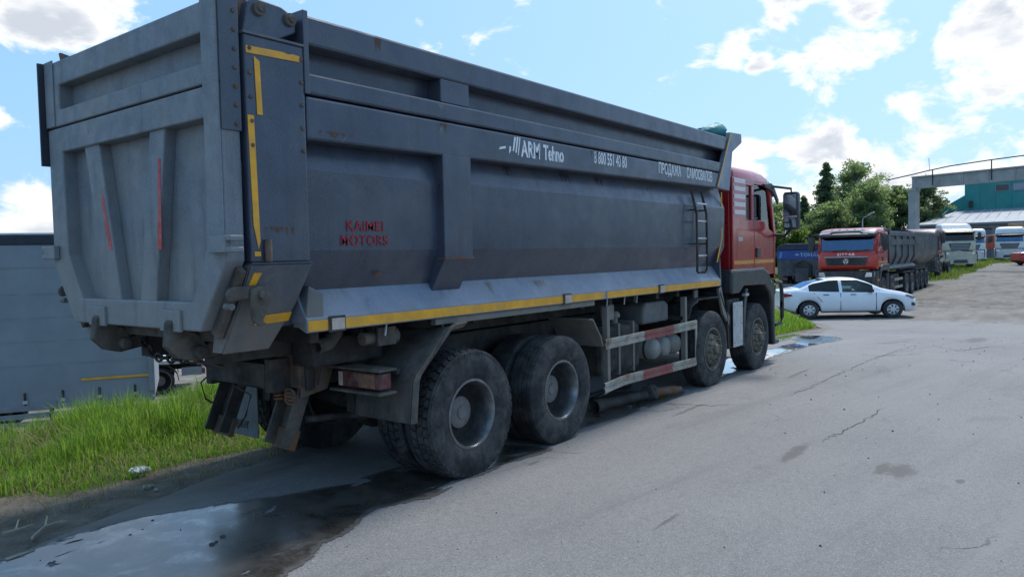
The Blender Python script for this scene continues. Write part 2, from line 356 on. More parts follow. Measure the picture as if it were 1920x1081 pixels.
def grass_amt(x, y):
    x = np.asarray(x, float); y = np.asarray(y, float); n = fbm(x*.55+9, y*.55)*.9
    a = sstep(1.5-.5*sstep(-1.8, -.2, x), 2.1-.65*sstep(-1.8, -.2, x), y+n*.8)*(1-sstep(8.2, 9.8, x+n))*(1-sstep(6.0, 8.2, y+n))*sstep(-40, -39, x)
    b = sstep(0, .35, y-np.interp(x, GX, GY)-.12+n*.25)*sstep(8.6, 9.6, x)*(1-sstep(18.3, 19.0, x+.7*n))*(1-sstep(7, 10, y))
    c = sstep(.9, 2.2, y+n)*sstep(45, 50, x+n)*(1-sstep(86, 95, x))*(1-sstep(14, 22, y))
    d = sstep(-5.2, -6.4, y+n)*sstep(24, 29, x+n*2)
    e = sstep(74, 80, x+3*n)*sstep(.36, .6, .5+n)*.8
    f = sstep(5.5, 8, y)*sstep(26, 30, x)*.7+sstep(98, 110, x)
    return np.clip(np.maximum.reduce([a, b, c, d, e, f]), 0, 1)
def axis_vals(lo, a, b, hi, step, grow=1.22):
    v = list(np.arange(a, b+1e-6, step)); s = step; t = b
    while t < hi: s *= grow; t += s; v.append(t)
    s = step; t = a; pre = []
    while t > lo: s *= grow; t -= s; pre.append(t)
    return np.array(pre[::-1]+v)
def grid_obj(name, X, Y, Z, m, attr=None, cname='grass'):
    nx, ny = X.shape; vs = np.stack([X, Y, Z], -1).reshape(-1, 3); i = np.arange((nx-1)*ny).reshape(nx-1, ny)[:, :-1].ravel()
    fs = np.stack([i, i+ny, i+ny+1, i+1], -1)
    me = bpy.data.meshes.new(name); me.from_pydata(vs.tolist(), [], fs.tolist()); me.materials.append(m); me.shade_smooth()
    if attr is not None:
        a = me.attributes.new(cname, 'FLOAT', 'POINT'); a.data.foreach_set('value', attr.ravel().astype(np.float32))
    o = bpy.data.objects.new(name, me); link(o); return o
# materials of the ground
m, N, out = newmat('bare_ground'); co = N.n('ShaderNodeTexCoord').outputs['Object']
ga = N.n('ShaderNodeAttribute', attribute_name='grass').outputs['Fac']; ya = N.n('ShaderNodeAttribute', attribute_name='pale').outputs['Fac']
big = N.noise(co, .35, 5., .6); mid = N.noise(co, 2.4, 7., .7, .5); fin = N.noise(co, 38., 4., .7)
dirt = N.mix(N.ramp(mid, .3, .7), (.085, .068, .052, 1), (.185, .16, .13, 1))
dirt = N.mix(N.ramp(fin, .5, .75, 0., .5), dirt, (.27, .24, .2, 1))
pale = N.mix(N.ramp(mid, .35, .65), (.155, .142, .125, 1), (.245, .228, .205, 1))
pale = N.mix(N.ramp(big, .45, .7, 0., .55), pale, (.11, .1, .088, 1))
stn = N.noise(N.vm('MULTIPLY', co, (.45, 1.5, 1)).outputs[0], 1.1, 7., .7, .8)
pale = N.mix(N.ramp(stn, .52, .68, 0., .75), pale, (.075, .066, .056, 1))
grs = N.mix(N.ramp(mid, .3, .7), (.035, .055, .014, 1), (.075, .10, .028, 1)); grs = N.mix(N.ramp(fin, .5, .8, 0., .5), grs, (.14, .125, .05, 1))
col = N.mix(N.ramp(N.math('ADD', ga, N.math('MULTIPLY', N.math('SUBTRACT', mid, .5), .5)), .35, .65), N.mix(ya, dirt, pale), grs)
bmp = N.n('ShaderNodeBump', {'Height': N.math('ADD', N.math('MULTIPLY', mid, 2.), fin), 'Strength': .7, 'Distance': .03})
p = N.n('ShaderNodeBsdfPrincipled', {'Base Color': col, 'Roughness': .92, 'Normal': bmp.outputs[0], 'Specular IOR Level': .2}); N.t.links.new(p.outputs[0], out.inputs[0]); ground_m = m
m, N, out = newmat('old_asphalt'); co = N.n('ShaderNodeTexCoord').outputs['Object']
big = N.noise(co, .28, 4., .55); mid = N.noise(N.vm('MULTIPLY', co, (.35, 1.3, 1)).outputs[0], 1.3, 6., .62, .5); fin = N.noise(co, 70., 3., .75); agg = N.n('ShaderNodeTexVoronoi', {'Vector': co, 'Scale': 95.}, feature='F1')
col = N.mix(N.ramp(big, .3, .7), (.133, .131, .133, 1), (.186, .182, .179, 1))
col = N.mix(N.ramp(mid, .35, .7, 0., .5), col, (.190, .184, .178, 1))
col = N.mix(N.ramp(fin, .46, .72, 0., .75), col, (.29, .285, .28, 1)); col = N.mix(N.ramp(fin, .46, .30, 0., .75), col, (.045, .045, .047, 1))
fin2 = N.noise(co, 27., 3., .7); col = N.mix(N.ramp(fin2, .5, .72, 0., .30), col, (.26, .255, .25, 1)); col = N.mix(N.ramp(fin2, .46, .3, 0., .30), col, (.07, .07, .072, 1))
sp = N.ramp(agg.outputs['Color'], .93, .96, 0., .5); col = N.mix(sp, col, (.42, .41, .4, 1))
# stains, cracks
st = N.ramp(N.noise(N.vm('MULTIPLY', co, (.55, 1.4, 1)).outputs[0], .95, 8., .7, .6), .58, .72, 0., .55); col = N.mix(st, col, (.095, .088, .08, 1))
trk = N.noise(N.vm('MULTIPLY', N.n('ShaderNodeVectorRotate', {'Vector': co, 'Angle': .16}, rotation_type='Z_AXIS').outputs[0], (.10, 2.6, 1)).outputs[0], 1.0, 5., .6)
col = N.mix(N.ramp(trk, .52, .72, 0., .45), col, (.105, .105, .108, 1)); col = N.mix(N.ramp(trk, .44, .28, 0., .35), col, (.225, .222, .22, 1))
blo = N.noise(co, 9., 5., .7); col = N.mix(N.ramp(blo, .5, .75, 0., .35), col, (.11, .108, .108, 1))
nz = N.n('ShaderNodeTexNoise', {'Vector': co, 'Scale': 1.6, 'Detail': 5.}).outputs['Color']
scl = N.n('ShaderNodeVectorMath', {0: nz}, operation='SCALE'); scl.inputs['Scale'].default_value = .7
wv = N.vm('ADD', co, scl.outputs[0])
vor = N.n('ShaderNodeTexVoronoi', {'Vector': wv.outputs[0], 'Scale': .55}, feature='DISTANCE_TO_EDGE').outputs['Distance']
ck = N.math('MULTIPLY', N.ramp(vor, .006, .0015), N.ramp(N.noise(co, .4, 3.), .55, .66)); col = N.mix(N.math('MULTIPLY', ck, .8), col, (.045, .043, .04, 1))
sacc = None
for u_, v_, rx_, ry_ in ((1490, 850, .55, .10), (1690, 885, .34, .16), (1655, 880, .3, .08), (1830, 622, 1.5, .3), (1800, 905, .1, .05), (1290, 770, .7, .05), (1000, 870, .2, .03), (1180, 660, .8, .05), (1500, 700, .9, .05), (1250, 980, .3, .03)):
    q_ = CAM+pray(u_, v_)*(-CAM.z/pray(u_, v_).z)
    dd_ = N.vm('LENGTH', N.vm('MULTIPLY', N.vm('SUBTRACT', co, (q_.x, q_.y, 0)).outputs[0], (1/rx_, 1/ry_, 0)).outputs[0]).outputs['Value']
    k_ = N.ramp(dd_, 1.4, .2); sacc = k_ if sacc is None else N.math('MAXIMUM', sacc, k_)
sm = N.ramp(N.math('ADD', sacc, N.math('MULTIPLY', N.math('SUBTRACT', N.noise(co, 7., 7., .72, .7), .5), 1.6)), .45, .95, 0., .62); col = N.mix(sm, col, (.06, .054, .048, 1))
# the pot-holed far end and the muddy edge
er = N.n('ShaderNodeAttribute', attribute_name='edge').outputs['Fac']
em = N.ramp(N.math('ADD', er, N.math('MULTIPLY', N.math('SUBTRACT', N.noise(co, 1.7, 8., .7, .6), .5), .8)), .42, .60)
col = N.mix(em, col, N.mix(N.ramp(mid, .3, .7), (.09, .08, .07, 1), (.175, .16, .142, 1)))
bmp = N.n('ShaderNodeBump', {'Height': N.math('SUBTRACT', N.math('ADD', fin, N.math('MULTIPLY', mid, 1.2)), N.math('MULTIPLY', ck, 3.)), 'Strength': .42, 'Distance': .012})
p = N.n('ShaderNodeBsdfPrincipled', {'Base Color': col, 'Roughness': N.ramp(fin, .3, .7, .68, .9), 'Normal': bmp.outputs[0], 'Specular IOR Level': .35}); N.t.links.new(p.outputs[0], out.inputs[0]); asphalt_m = m
# wet asphalt: darker, with a film of water
m, N, out = newmat('water_film'); co = N.n('ShaderNodeTexCoord').outputs['Object']
fin = N.noise(co, 70., 3., .75); mid = N.noise(co, 3.2, 6., .65, .6)
col = N.mix(N.ramp(fin, .3, .75), (.024, .021, .018, 1), (.06, .053, .045, 1)); col = N.mix(N.ramp(mid, .45, .7, 0., .6), col, (.085, .074, .061, 1))
rg = N.ramp(N.math('ADD', N.math('MULTIPLY', mid, .75), N.math('MULTIPLY', fin, .25)), .36, .58, .20, .52)
bmp = N.n('ShaderNodeBump', {'Height': N.math('ADD', N.math('MULTIPLY', fin, .5), mid), 'Strength': .28, 'Distance': .006})
p = N.n('ShaderNodeBsdfPrincipled', {'Base Color': col, 'Roughness': rg, 'IOR': 1.75, 'Specular IOR Level': .5, 'Coat Weight': .8, 'Coat Roughness': .2, 'Coat IOR': 1.5, 'Normal': bmp.outputs[0]}); dep = N.n('ShaderNodeAttribute', attribute_name='depth').outputs['Fac']
edge_n = N.math('ADD', N.math('ADD', N.math('MULTIPLY', N.noise(co, 9., 7., .7, .5), .16), N.math('MULTIPLY', fin, .05)), N.ramp(N.noise(N.vm('MULTIPLY', co, (.8, 2.2, 1)).outputs[0], 2.1, 6., .62, .4), .54, .72, 0., .55))
am = N.ramp(N.math('SUBTRACT', dep, edge_n), -.075, -.035)
damp = N.n('ShaderNodeBsdfPrincipled', {'Base Color': (.062, .060, .060, 1), 'Roughness': .62})
bare = N.n('ShaderNodeMixShader', {0: N.ramp(N.math('SUBTRACT', dep, edge_n), -.105, -.085), 1: N.n('ShaderNodeBsdfTransparent').outputs[0], 2: damp.outputs[0]})
fin_s = N.n('ShaderNodeMixShader', {0: am, 1: bare.outputs[0], 2: p.outputs[0]})
N.t.links.new(fin_s.outputs[0], out.inputs[0]); wet_m = m
still_m = wet_m.copy(); still_m.name = 'still_water'
for nd in still_m.node_tree.nodes:
    if nd.type == 'BUMP': nd.inputs['Strength'].default_value = .04
    if nd.type == 'BSDF_PRINCIPLED' and nd.inputs['Coat Weight'].default_value > .5: nd.inputs['Coat Weight'].default_value = 1.; nd.inputs['Coat Roughness'].default_value = .03; nd.inputs['Coat IOR'].default_value = 2.3
    if nd.type == 'MAP_RANGE' and abs(nd.inputs['To Max'].default_value-.52) < 1e-3: nd.inputs['To Min'].default_value = .02; nd.inputs['To Max'].default_value = .16
# ground sheet out to the horizon
ax = axis_vals(-500, -8, 34, 2500, .4, 1.16); ay = axis_vals(-1500, -8, 12, 1500, .4, 1.17)
X, Y = np.meshgrid(ax, ay, indexing='ij'); Z = gz(X, Y)
g_o = grid_obj('ground', X, Y, Z-.012*((Y < 6) & (X < 24)), ground_m, grass_amt(X, Y)); tag(g_o, 'bare brown earth and pale gravel ground of the lorry yard', 'ground', kind='structure')
a = g_o.data.attributes.new('pale', 'FLOAT', 'POINT'); a.data.foreach_set('value', np.maximum(sstep(17, 22, X), sstep(5, 8, Y)).ravel().astype(np.float32))
# asphalt road
xs = np.concatenate([np.arange(-16, 14, .2), np.arange(14, 26.6, .3)]); tt = np.linspace(0, 1, 90)
xs2 = xs[:, None]+0*tt[None]; ends = 1.6*fbm(tt*9+2, tt*0+1)[None]*sstep(19, 26.6, xs)[:, None]
Xr = xs2+ends; yl = road_left(xs)[:, None]; Yr = -22+(yl+22)*(1-(1-tt[None])**1.0)
edge = np.maximum(sstep(1.15, 0., yl-Yr)*.72, sstep(15.5, 25., Xr)*.72); edge = np.maximum(edge, sstep(-6.5, -9., Yr)*.4)
def road_z(x, y): return gz(x, y)+.012+.02*fbm(np.asarray(x)*.5, np.asarray(y)*.5, 2)*sstep(10, 20, x)
Zr = road_z(Xr, Yr)
r_o = grid_obj('road', Xr, Yr, Zr, asphalt_m, edge, 'edge'); tag(r_o, 'worn grey asphalt road with cracks and dusty patches', 'road', kind='structure')
# puddles
def puddle(name, pts, label, n=5, dz=.005, amp=.05, mt=None):
    P = []
    for i in range(len(pts)):
        p0, p1, p2, p3 = [np.array(pts[(i+k-1) % len(pts)]) for k in range(4)]
        for k in range(n):
            t = k/n; q = .5*((2*p1)+(-p0+p2)*t+(2*p0-5*p1+4*p2-p3)*t*t+(-p0+3*p1-3*p2+p3)*t**3)
            P.append(q+amp*np.array([fbm(q[0]*4, q[1]*4), fbm(q[0]*4+50, q[1]*4)]))
    b = B(); b.add([(x, y, 0.) for x, y in P], [tuple(range(len(P)))]); o = b.obj(name, mt or wet_m)
    bm = bmesh.new(); bm.from_mesh(o.data); bmesh.ops.triangulate(bm, faces=bm.faces)
    for it in range(5):
        bmesh.ops.subdivide_edges(bm, edges=[e for e in bm.edges if e.calc_length() > .12], cuts=1); bmesh.ops.triangulate(bm, faces=bm.faces)
    for v in bm.verts: v.co.z = float(road_z(v.co.x, v.co.y))+dz
    bm.to_mesh(o.data); bm.free()
    E0 = np.array(P); E1 = np.roll(E0, -1, 0); dv = []
    for v in o.data.vertices:
        q = np.array(v.co[:2]); d = E1-E0; t = np.clip(((q-E0)*d).sum(1)/np.maximum((d*d).sum(1), 1e-9), 0, 1); dv.append(np.sqrt(((E0+d*t[:, None]-q)**2).sum(1)).min())
    at_ = o.data.attributes.new('depth', 'FLOAT', 'POINT'); at_.data.foreach_set('value', np.array(dv, np.float32))
    for pl in o.data.polygons: pl.use_smooth = True
    return tag(o, label, 'puddle', kind='structure')
puddle('puddle', [(-3.6, .10), (-3.1, .12), (-2.75, .22), (-2.4, .2), (-2.05, .12), (-1.64, -.07), (-1.45, -.2), (-.88, -.44), (-.48, -.49), (.3, -.52), (.9, -.72), (1.1, -1.3), (.4, -1.28), (-.34, -1.31), (-.61, -1.38), (-.85, -1.26), (-1.11, -1.2), (-1.25, -1.29), (-1.5, -1.39), (-1.71, -1.44), (-1.99, -1.56), (-2.18, -1.63), (-2.7, -1.9), (-3.4, -1.9), (-4.0, -1.2), (-4.0, -.2)], 'wet patch and puddle spreading behind the rear wheel of the tipper')
puddle('puddle', [(1.7, -.9), (2.2, -1.12), (3.2, -1.16), (4.3, -1.2), (4.6, -1.0), (4.4, -.6), (3.2, .2), (2, .3), (1.4, -.2)], 'wet patch with painted shadow under the middle of the tipper')  # shadow band under the lorry painted in as a dark wet patch
puddle('puddle', [(5.6, -1.08), (6.29, -1.08), (7.4, -.92), (8.2, -1.03), (9.62, -1.06), (11.08, -1.08), (12.6, -1.12), (13.5, -.6), (13.2, -.05), (12.0, -.2), (11.3, -.5), (9.98, -.54), (8.33, -.38), (7.4, -.35), (6.3, -.4)], 'long bright puddle running forward from the front wheels', amp=.1, mt=still_m)
puddle('puddle', [(10.6, .1), (11.5, -.24), (12.6, -.05), (13.6, .0), (13.6, .3), (12.3, .26)], 'short puddle lying by the green verge ahead of the tipper', amp=.1, mt=still_m)

# hairline cracks across the asphalt
crack_m = mat('crack_dark', (.03, .029, .028), .95, 0, .2)
def crack(pts, w=.006, seed=0):
    rr = np.random.default_rng(seed); P = [CAM+pray(u, v)*(-CAM.z/pray(u, v).z) for u, v in pts]; L = []
    for a_, c_ in zip(P, P[1:]):
        n_ = max(3, int((c_-a_).length/.06))
        for k in range(n_):
            q = a_.lerp(c_, k/n_); L.append((q.x+.02*rr.normal(), q.y+.02*rr.normal()))
    rows = []
    for i, (x, y) in enumerate(L):
        ww = w*(.25+rr.random())*min(1, .2+i/6, .2+(len(L)-1-i)/6); z = float(road_z(x, y))+.003; rows.append([(x-ww*.6, y-ww, z), (x+ww*.6, y+ww, z)])
    B().strip(rows).obj('crack', crack_m, r_o)
crack([(955, 846), (1010, 845), (1060, 850), (1110, 852)], .007, 1); crack([(1195, 757), (1260, 759), (1340, 762), (1400, 758)], .008, 2); crack([(1265, 689), (1330, 692), (1400, 690), (1450, 693)], .008, 3)
crack([(1480, 745), (1600, 690), (1720, 640)], .006, 4); crack([(1540, 830), (1600, 800), (1660, 765)], .006, 5); crack([(1750, 640), (1800, 655), (1860, 640), (1915, 650)], .012, 6); crack([(1560, 655), (1640, 668), (1740, 662)], .010, 7); crack([(1620, 640), (1700, 632), (1760, 640)], .010, 8)
# ---------------------------------------------------------------- wheels
TYRE_CACHE = {}
def tyre_mesh(R, w, ri, kind):
    key = (R, w, ri, kind)
    if key in TYRE_CACHE: return TYRE_CACHE[key]
    b = B(); h = w/2
    prof = [(ri-.02, -h*.72), (ri+.012, -h*.86), (ri+.05, -h*.97), (ri+(R-ri)*.45, -h*1.03), (R-.07, -h*.99), (R-.028, -h*.93), (R-.008, -h*.84)]
    if kind == 'rib':
        for c in (-.55, -.18, .18, .55):
            prof += [(R, h*(c-.05)), (R-.013, h*(c-.035)), (R-.013, h*(c+.035)), (R, h*(c+.05))]
    elif kind == 'lug': prof += [(R-.016, -h*.7), (R-.016, h*.7)]
    else: prof += [(R, -h*.6), (R, h*.6)]
    prof += [(R-.008, h*.84), (R-.028, h*.93), (R-.07, h*.99), (R-.075, h*1.01), (R-.085, h*1.0), (ri+(R-ri)*.45, h*1.03), (ri+.07, h*.99), (ri+.05, h*.985), (ri+.045, h*.965), (ri+.012, h*.86), (ri-.02, h*.72)]
    b.lathe(prof, n=72 if kind != 'plain' else 40, closed=True)
    if kind == 'lug':                       # block tread: shoulder lugs and a zig-zag of centre blocks
        n = 44
        for k in range(n):
            for sgn in (-1, 1):
                a0 = 2*math.pi*(k+(.5 if sgn > 0 else 0))/n; da = 2*math.pi/n
                def P(a, r, y): return (r*math.cos(a), y, r*math.sin(a))
                for (y0, y1, sk, rr0, rr1) in ((.50, .97, .18, R+.001, R-.022), (.06, .44, -.22, R+.001, R+.001)):
                    lo, hi = a0-da*.38, a0+da*.38
                    vs = []
                    for (y, sh, r1) in ((y0, 0, rr0), (y1, sk*da, rr1)):
                        for a in (lo+sh, hi+sh): vs += [P(a, R-.03 if y < .9 else R-.05, sgn*h*y), P(a, r1, sgn*h*y)]
                    b.add(vs, [(0, 1, 3, 2), (4, 6, 7, 5), (0, 4, 5, 1), (2, 3, 7, 6), (1, 5, 7, 3)])
    o = b.obj('tyre', tyre_mat, smooth=32); me = o.data; bpy.data.objects.remove(o); TYRE_CACHE[key] = me; return me
def mesh_of(b, m, smooth=30):
    o = b.obj('tmp', m, smooth=smooth); me = o.data; bpy.data.objects.remove(o); return me
def child(name, me, parent, loc=(0, 0, 0), rz=0.):
    o = bpy.data.objects.new(name, me); link(o, parent); o.location = loc; o.rotation_euler = (0, 0, rz); return o
ri = .292
# rear rim: deep dish seen from outside (outside is -y)
b = B(); b.lathe([(ri-.012, .13), (ri+.01, .125), (ri+.016, .11), (ri-.005, .10), (ri-.02, .03), (ri-.012, -.06), (ri-.005, -.115), (ri+.012, -.122), (ri+.012, -.132), (ri-.008, -.134), (ri-.020, -.118), (ri-.034, -.05), (ri-.045, .055)], n=48); RIM_REAR = mesh_of(b, rim_mat)
b = B(); b.lathe([(ri-.044, .052), (.22, .075), (.16, .085), (.155, .12)], n=48); DISC_REAR = mesh_of(b, disc_mat)
b = B(); b.lathe([(.0, -.015), (.055, -.015), (.06, -.004), (.118, .0), (.138, .012), (.142, .10)], n=32)
for k in range(10):
    a = 2*math.pi*k/10; b.lathe([(.007, -.003), (.007, .01)], c=(.112*math.cos(a), .0, .112*math.sin(a)), n=6)
HUB_REAR = mesh_of(b, hub_mat)
# front rim: convex disc with hand holes and long wheel nuts
b = B(); b.lathe([(ri-.012, .13), (ri+.012, .125), (ri-.02, .06), (ri-.012, -.08), (ri-.005, -.125), (ri+.014, -.13), (ri+.014, -.14), (ri-.010, -.142), (ri-.03, -.10), (ri-.045, -.045), (.235, -.085), (.2, -.135), (.14, -.15), (.13, -.15)], n=48); RIM_FRONT = mesh_of(b, front_rim)
b = B()
for k in range(10):
    a = 2*math.pi*(k+.25)/10; c = (.222*math.cos(a), -.104, .222*math.sin(a)); b.lathe([(0, -.006), (.024, -.004), (.026, .01)], c=c, n=10)
HOLES = mesh_of(b, dark_interior)
b = B(); b.lathe([(0, -.215), (.06, -.214), (.075, -.2), (.08, -.17), (.13, -.158), (.135, -.14)], n=28)
for k in range(10):
    a = 2*math.pi*k/10; c = (.165*math.cos(a), 0, .165*math.sin(a)); b.lathe([(.009, -.205), (.011, -.2), (.012, -.18), (.018, -.178), (.018, -.14)], c=c, n=7)
HUB_FRONT = mesh_of(b, front_rim)
def wheel(parent, x, yc, z, side, kind, tread, R=.54, w=.30, rot=0.):
    """side -1: outer face looks to -y"""
    rz = 0. if side < 0 else math.pi
    wh = child('wheel', RIM_REAR if kind != 'front' else RIM_FRONT, parent, (x, yc, z), rz); wh.rotation_euler = (0, rot, rz)
    child('tyre', tyre_mesh(R, w, ri, tread), wh)
    if kind != 'front': child('wheel_disc', DISC_REAR, wh)
    if kind == 'rear': child('hub', HUB_REAR, wh)
    if kind == 'front': child('hub', HUB_FRONT, wh); tag(child('hand_holes', HOLES, wh), kind='stuff')
    return wh
def axle_set(root, x, kind, z, R, treads=('rib', 'rib')):
    for side, tr in ((-1, treads[0]), (1, treads[1])):
        if kind == 'front': wheel(root, x, side*1.095, z, side, 'front', tr, R, rot=.3*side+x)
        else:
            wheel(root, x, side*1.10, z, side, 'rear', tr, R, rot=.4*side+x)
            wheel(root, x, side*.765, z, -side, 'inner', tr if tr == 'lug' else 'plain', R, rot=x)
    b = B(); b.lathe([(.09, -.95), (.11, -.5), (.11, -.15), (.24, -.1), (.26, 0), (.24, .1), (.11, .15), (.11, .5), (.09, .95)] if kind != 'front' else [(.07, -.9), (.06, 0), (.07, .9)], c=(x, 0, z), n=14)
    b.obj('axle', dark_steel, root, smooth=35)

# ---------------------------------------------------------------- forward-control cab (rear wall at x=X0, length 2.1, floor line z=1.15)
def rrect(x0, x1, hw, z, r, n=5, rf=None):
    """rounded rectangle in plan; rf = front corner radius"""
    rf = rf or r; L = []
    for (cx, cy, rr, a0) in ((x1-rf, hw-rf, rf, 0), (x0+r, hw-r, r, 90), (x0+r, -hw+r, r, 180), (x1-rf, -hw+rf, rf, 270)):
        for k in range(n):
            a = R_(a0+90*k/(n-1)); L.append((cx+rr*math.cos(a), cy+rr*math.sin(a), z))
    return L
def front_line(X0, off, z, hw=1.2):
    pts = [(1.78, 1.0), (1.93, .965), (2.02, .88), (2.065, .72), (2.09, .4), (2.10, 0)]
    L = [(X0+x+off, -hw*y, z) for x, y in pts]+[(X0+x+off, hw*y, z) for x, y in pts[-2::-1]]
    return L
def cab(root, X0, paint, style='man', detail=True, roof='low', grille_text=None, lower=None, glass_f=None, louvre=None):
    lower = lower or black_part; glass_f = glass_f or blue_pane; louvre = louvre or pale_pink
    HR = 3.0 if roof == 'low' else 3.05
    for s in (-1, 1):
        y0, y1 = s*1.15, s*1.205
        X = lambda P: [(X0+x, z) for x, z in P]
        b = B(); b.prism(X([(0, 1.46), (.885, 1.46), (.885, 2.37), (.56, 2.37), (.56, 2.90), (.885, 2.90), (.885, HR), (0, HR)]), 'xz', y0, y1); q = b.obj('side_panel', paint, root, bevel=.012)
        if style == 'man':
            for k in range(5):
                z = 2.475+k*.118; B().prism(X([(.05, z-.035), (.50, z-.035), (.50, z+.035), (.05, z+.035)]), 'xz', s*1.204, s*1.214).obj('louvre', louvre, q, bevel=.004)
        b = B(); b.prism(X([(.9, 1.50), (1.86, 1.50), (1.90, 2.0), (1.93, 2.20), (1.76, 2.205), (1.58, 2.25), (1.42, 2.34), (1.3, 2.375), (.9, 2.38)]), 'xz', y0, y1); d = b.obj('door', paint, root, bevel=.012)
        b = B(); b.prism(X([(.80, 2.37), (.90, 2.37), (.90, 2.94), (1.56, 2.94), (1.83, 2.20), (1.93, 2.20), (1.70, HR), (.80, HR)]), 'xz', s*1.145, s*1.2); b.obj('window_frame', paint, d, bevel=.006)
        b = B(); b.prism(X([(.90, 2.375), (1.3, 2.37), (1.42, 2.335), (1.58, 2.245), (1.76, 2.2), (1.83, 2.2), (1.56, 2.94), (.90, 2.94)]), 'xz', s*1.17, s*1.174); b.obj('window', pane, d)
        b = B(); b.prism(X([(.56, 2.37), (.80, 2.37), (.80, 2.90), (.56, 2.90)]), 'xz', s*1.17, s*1.174); b.obj('window', dark_pane, root)
        b = B(); b.prism(X([(.95, 1.78), (1.10, 1.78), (1.10, 1.94), (.95, 1.94)]), 'xz', s*1.204, s*1.235); b.obj('door_handle', black_part, d, bevel=.012)
        b = B(); b.prism(X([(.03, 1.69), (.87, 1.69), (.87, 1.745), (.03, 1.745)]), 'xz', s*1.2045, s*1.2075); b.obj('reflective_stripe', orange_tape, root)
        b = B(); b.prism(X([(.92, 1.69), (1.84, 1.69), (1.84, 1.745), (.92, 1.745)]), 'xz', s*1.2045, s*1.2075); b.obj('reflective_stripe', orange_tape, d)
        if detail:
            b = B(); b.prism(X([(.2, 2.04), (.38, 2.04), (.38, 2.10), (.2, 2.10)]), 'xz', s*1.2045, s*1.212); b.obj('badge', alu_plate, root, bevel=.003)
            b = B(); b.prism(X([(.16, 1.66), (.165, 1.66), (.165, 2.22), (.16, 2.22)]), 'xz', s*1.2, s*1.2065); b.prism(X([(.165, 2.215), (.7, 2.215), (.7, 2.22), (.165, 2.22)]), 'xz', s*1.2, s*1.2065); b.obj('locker_seam', dark_interior, root)
        if detail: B().prism(X([(1.30, 2.965), (1.62, 3.0), (1.74, 2.97), (2.0, 2.74), (1.96, 2.66), (1.80, 2.80), (1.66, 2.87), (1.34, 2.915)]), 'xz', s*1.205, s*1.235).obj('wind_deflector', black_part, root, bevel=.008)
        # mirrors
        mx, my = X0+1.80, s*1.50
        L = [rrect(mx-.06, mx+.10, .125, z, .04) for z in (2.22, 2.26, 2.5, 2.8, 2.84)]
        L = [[(p[0], p[1]*k+my, p[2]) for p in l] for l, k in zip(L, (.75, 1, 1, 1, .8))]
        mi = B().loft(L).obj('mirror', black_part, root, smooth=50)
        mi.rotation_euler = (0, 0, 0)
        B().prism([(mx-.066, my+s*.10), (mx-.062, my+s*.10), (mx-.062, my-s*.10), (mx-.088, my-s*.10)], 'xy', 2.46, 2.80).obj('mirror_glass', mirror_glass, mi)
        B().prism([(mx-.066, my+s*.095), (mx-.062, my+s*.095), (mx-.062, my-s*.095), (mx-.088, my-s*.095)], 'xy', 2.26, 2.42).obj('mirror_glass', mirror_glass, mi)
        B().box(mx-.072, mx-.062, my-.11, my+.11, 2.425, 2.452).obj('mirror_divider', chrome, mi)
        b = B(); b.tube([(X0+1.72, s*1.18, 2.96), (X0+1.82, s*1.3, 2.94), (mx, my, 2.90), (mx+.02, my, 2.8)], .022); b.obj('mirror_arm', black_part, mi, smooth=50); b = B(); b.tube([(X0+1.9, s*1.18, 2.15), (X0+1.9, s*1.36, 2.13), (mx+.02, my, 2.24)], .025); b.obj('mirror_arm', black_part, mi, smooth=50)
    B().box(X0, X0+.05, -1.15, 1.15, 1.46, HR).obj('rear_wall', paint, root, bevel=.01)
    B().box(X0+.05, X0+1.95, -1.14, 1.14, 1.42, 1.5).obj('cab_floor', dark_interior, root)
    # front
    zb = 1.42
    fr = B().strip([front_line(X0, .02, zb), front_line(X0, .035, 1.6), front_line(X0, .02, 1.95), front_line(X0, 0., 2.2)]).obj('front_panel', paint, root, smooth=40, solid=.03)
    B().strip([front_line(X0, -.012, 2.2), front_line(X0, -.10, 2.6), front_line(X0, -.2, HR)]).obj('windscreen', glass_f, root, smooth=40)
    for s in (-1, 1):
        a0 = front_line(X0, 0., 2.2); a1 = front_line(X0, -.19, HR)
        i = 0 if s < 0 else -1; j = 1 if s < 0 else -2; k = 2 if s < 0 else -3
        B().strip([[a0[i], a0[j], a0[k]], [a1[i], a1[j], a1[k]]]).obj('windscreen_pillar', paint, root, smooth=40, solid=.03)
    b = B(); b.strip([front_line(X0, .008, 2.19), front_line(X0, .0, 2.24)]); b.obj('windscreen_seal', black_part, root, solid=.012)
    for yy in (-.55, .35):
        b = B(); b.tube([(X0+2.12, yy, 2.2), (X0+2.07, yy+.55, 2.26)], .012, 5); b.obj('wiper', black_part, root)
    # roof
    if roof == 'low':
        secs = [(0, 1.90, 1.2, HR, .05, .35), (0, 1.84, 1.2, HR+.05, .07, .36), (.01, 1.70, 1.18, HR+.11, .09, .4), (.03, 1.45, 1.12, HR+.16, .12, .4), (.08, 1.1, 1.0, HR+.195, .15, .4), (.2, .8, .8, HR+.205, .2, .3)]
    else:
        secs = [(0, 1.92, 1.2, HR, .05, .3), (0, 1.9, 1.2, HR+.15, .06, .3), (0, 1.80, 1.17, HR+.45, .08, .3), (.02, 1.62, 1.10, HR+.70, .12, .3), (.08, 1.3, .95, HR+.80, .2, .3)]
    B().loft([rrect(X0+a, X0+b_, hw, z, r, rf=rf) for a, b_, hw, z, r, rf in secs]).obj('roof', paint, root, smooth=50)
    # sun visor over the windscreen
    vl = front_line(X0, -.14, HR+.045, 1.16); v2 = front_line(X0, .10, HR-.10, 1.18); v3 = front_line(X0, .13, HR-.20, 1.16)
    B().strip([vl, v2, v3]).obj('sun_visor', dark_pane if style == 'man' and detail else black_part, root, smooth=40, solid=.012)
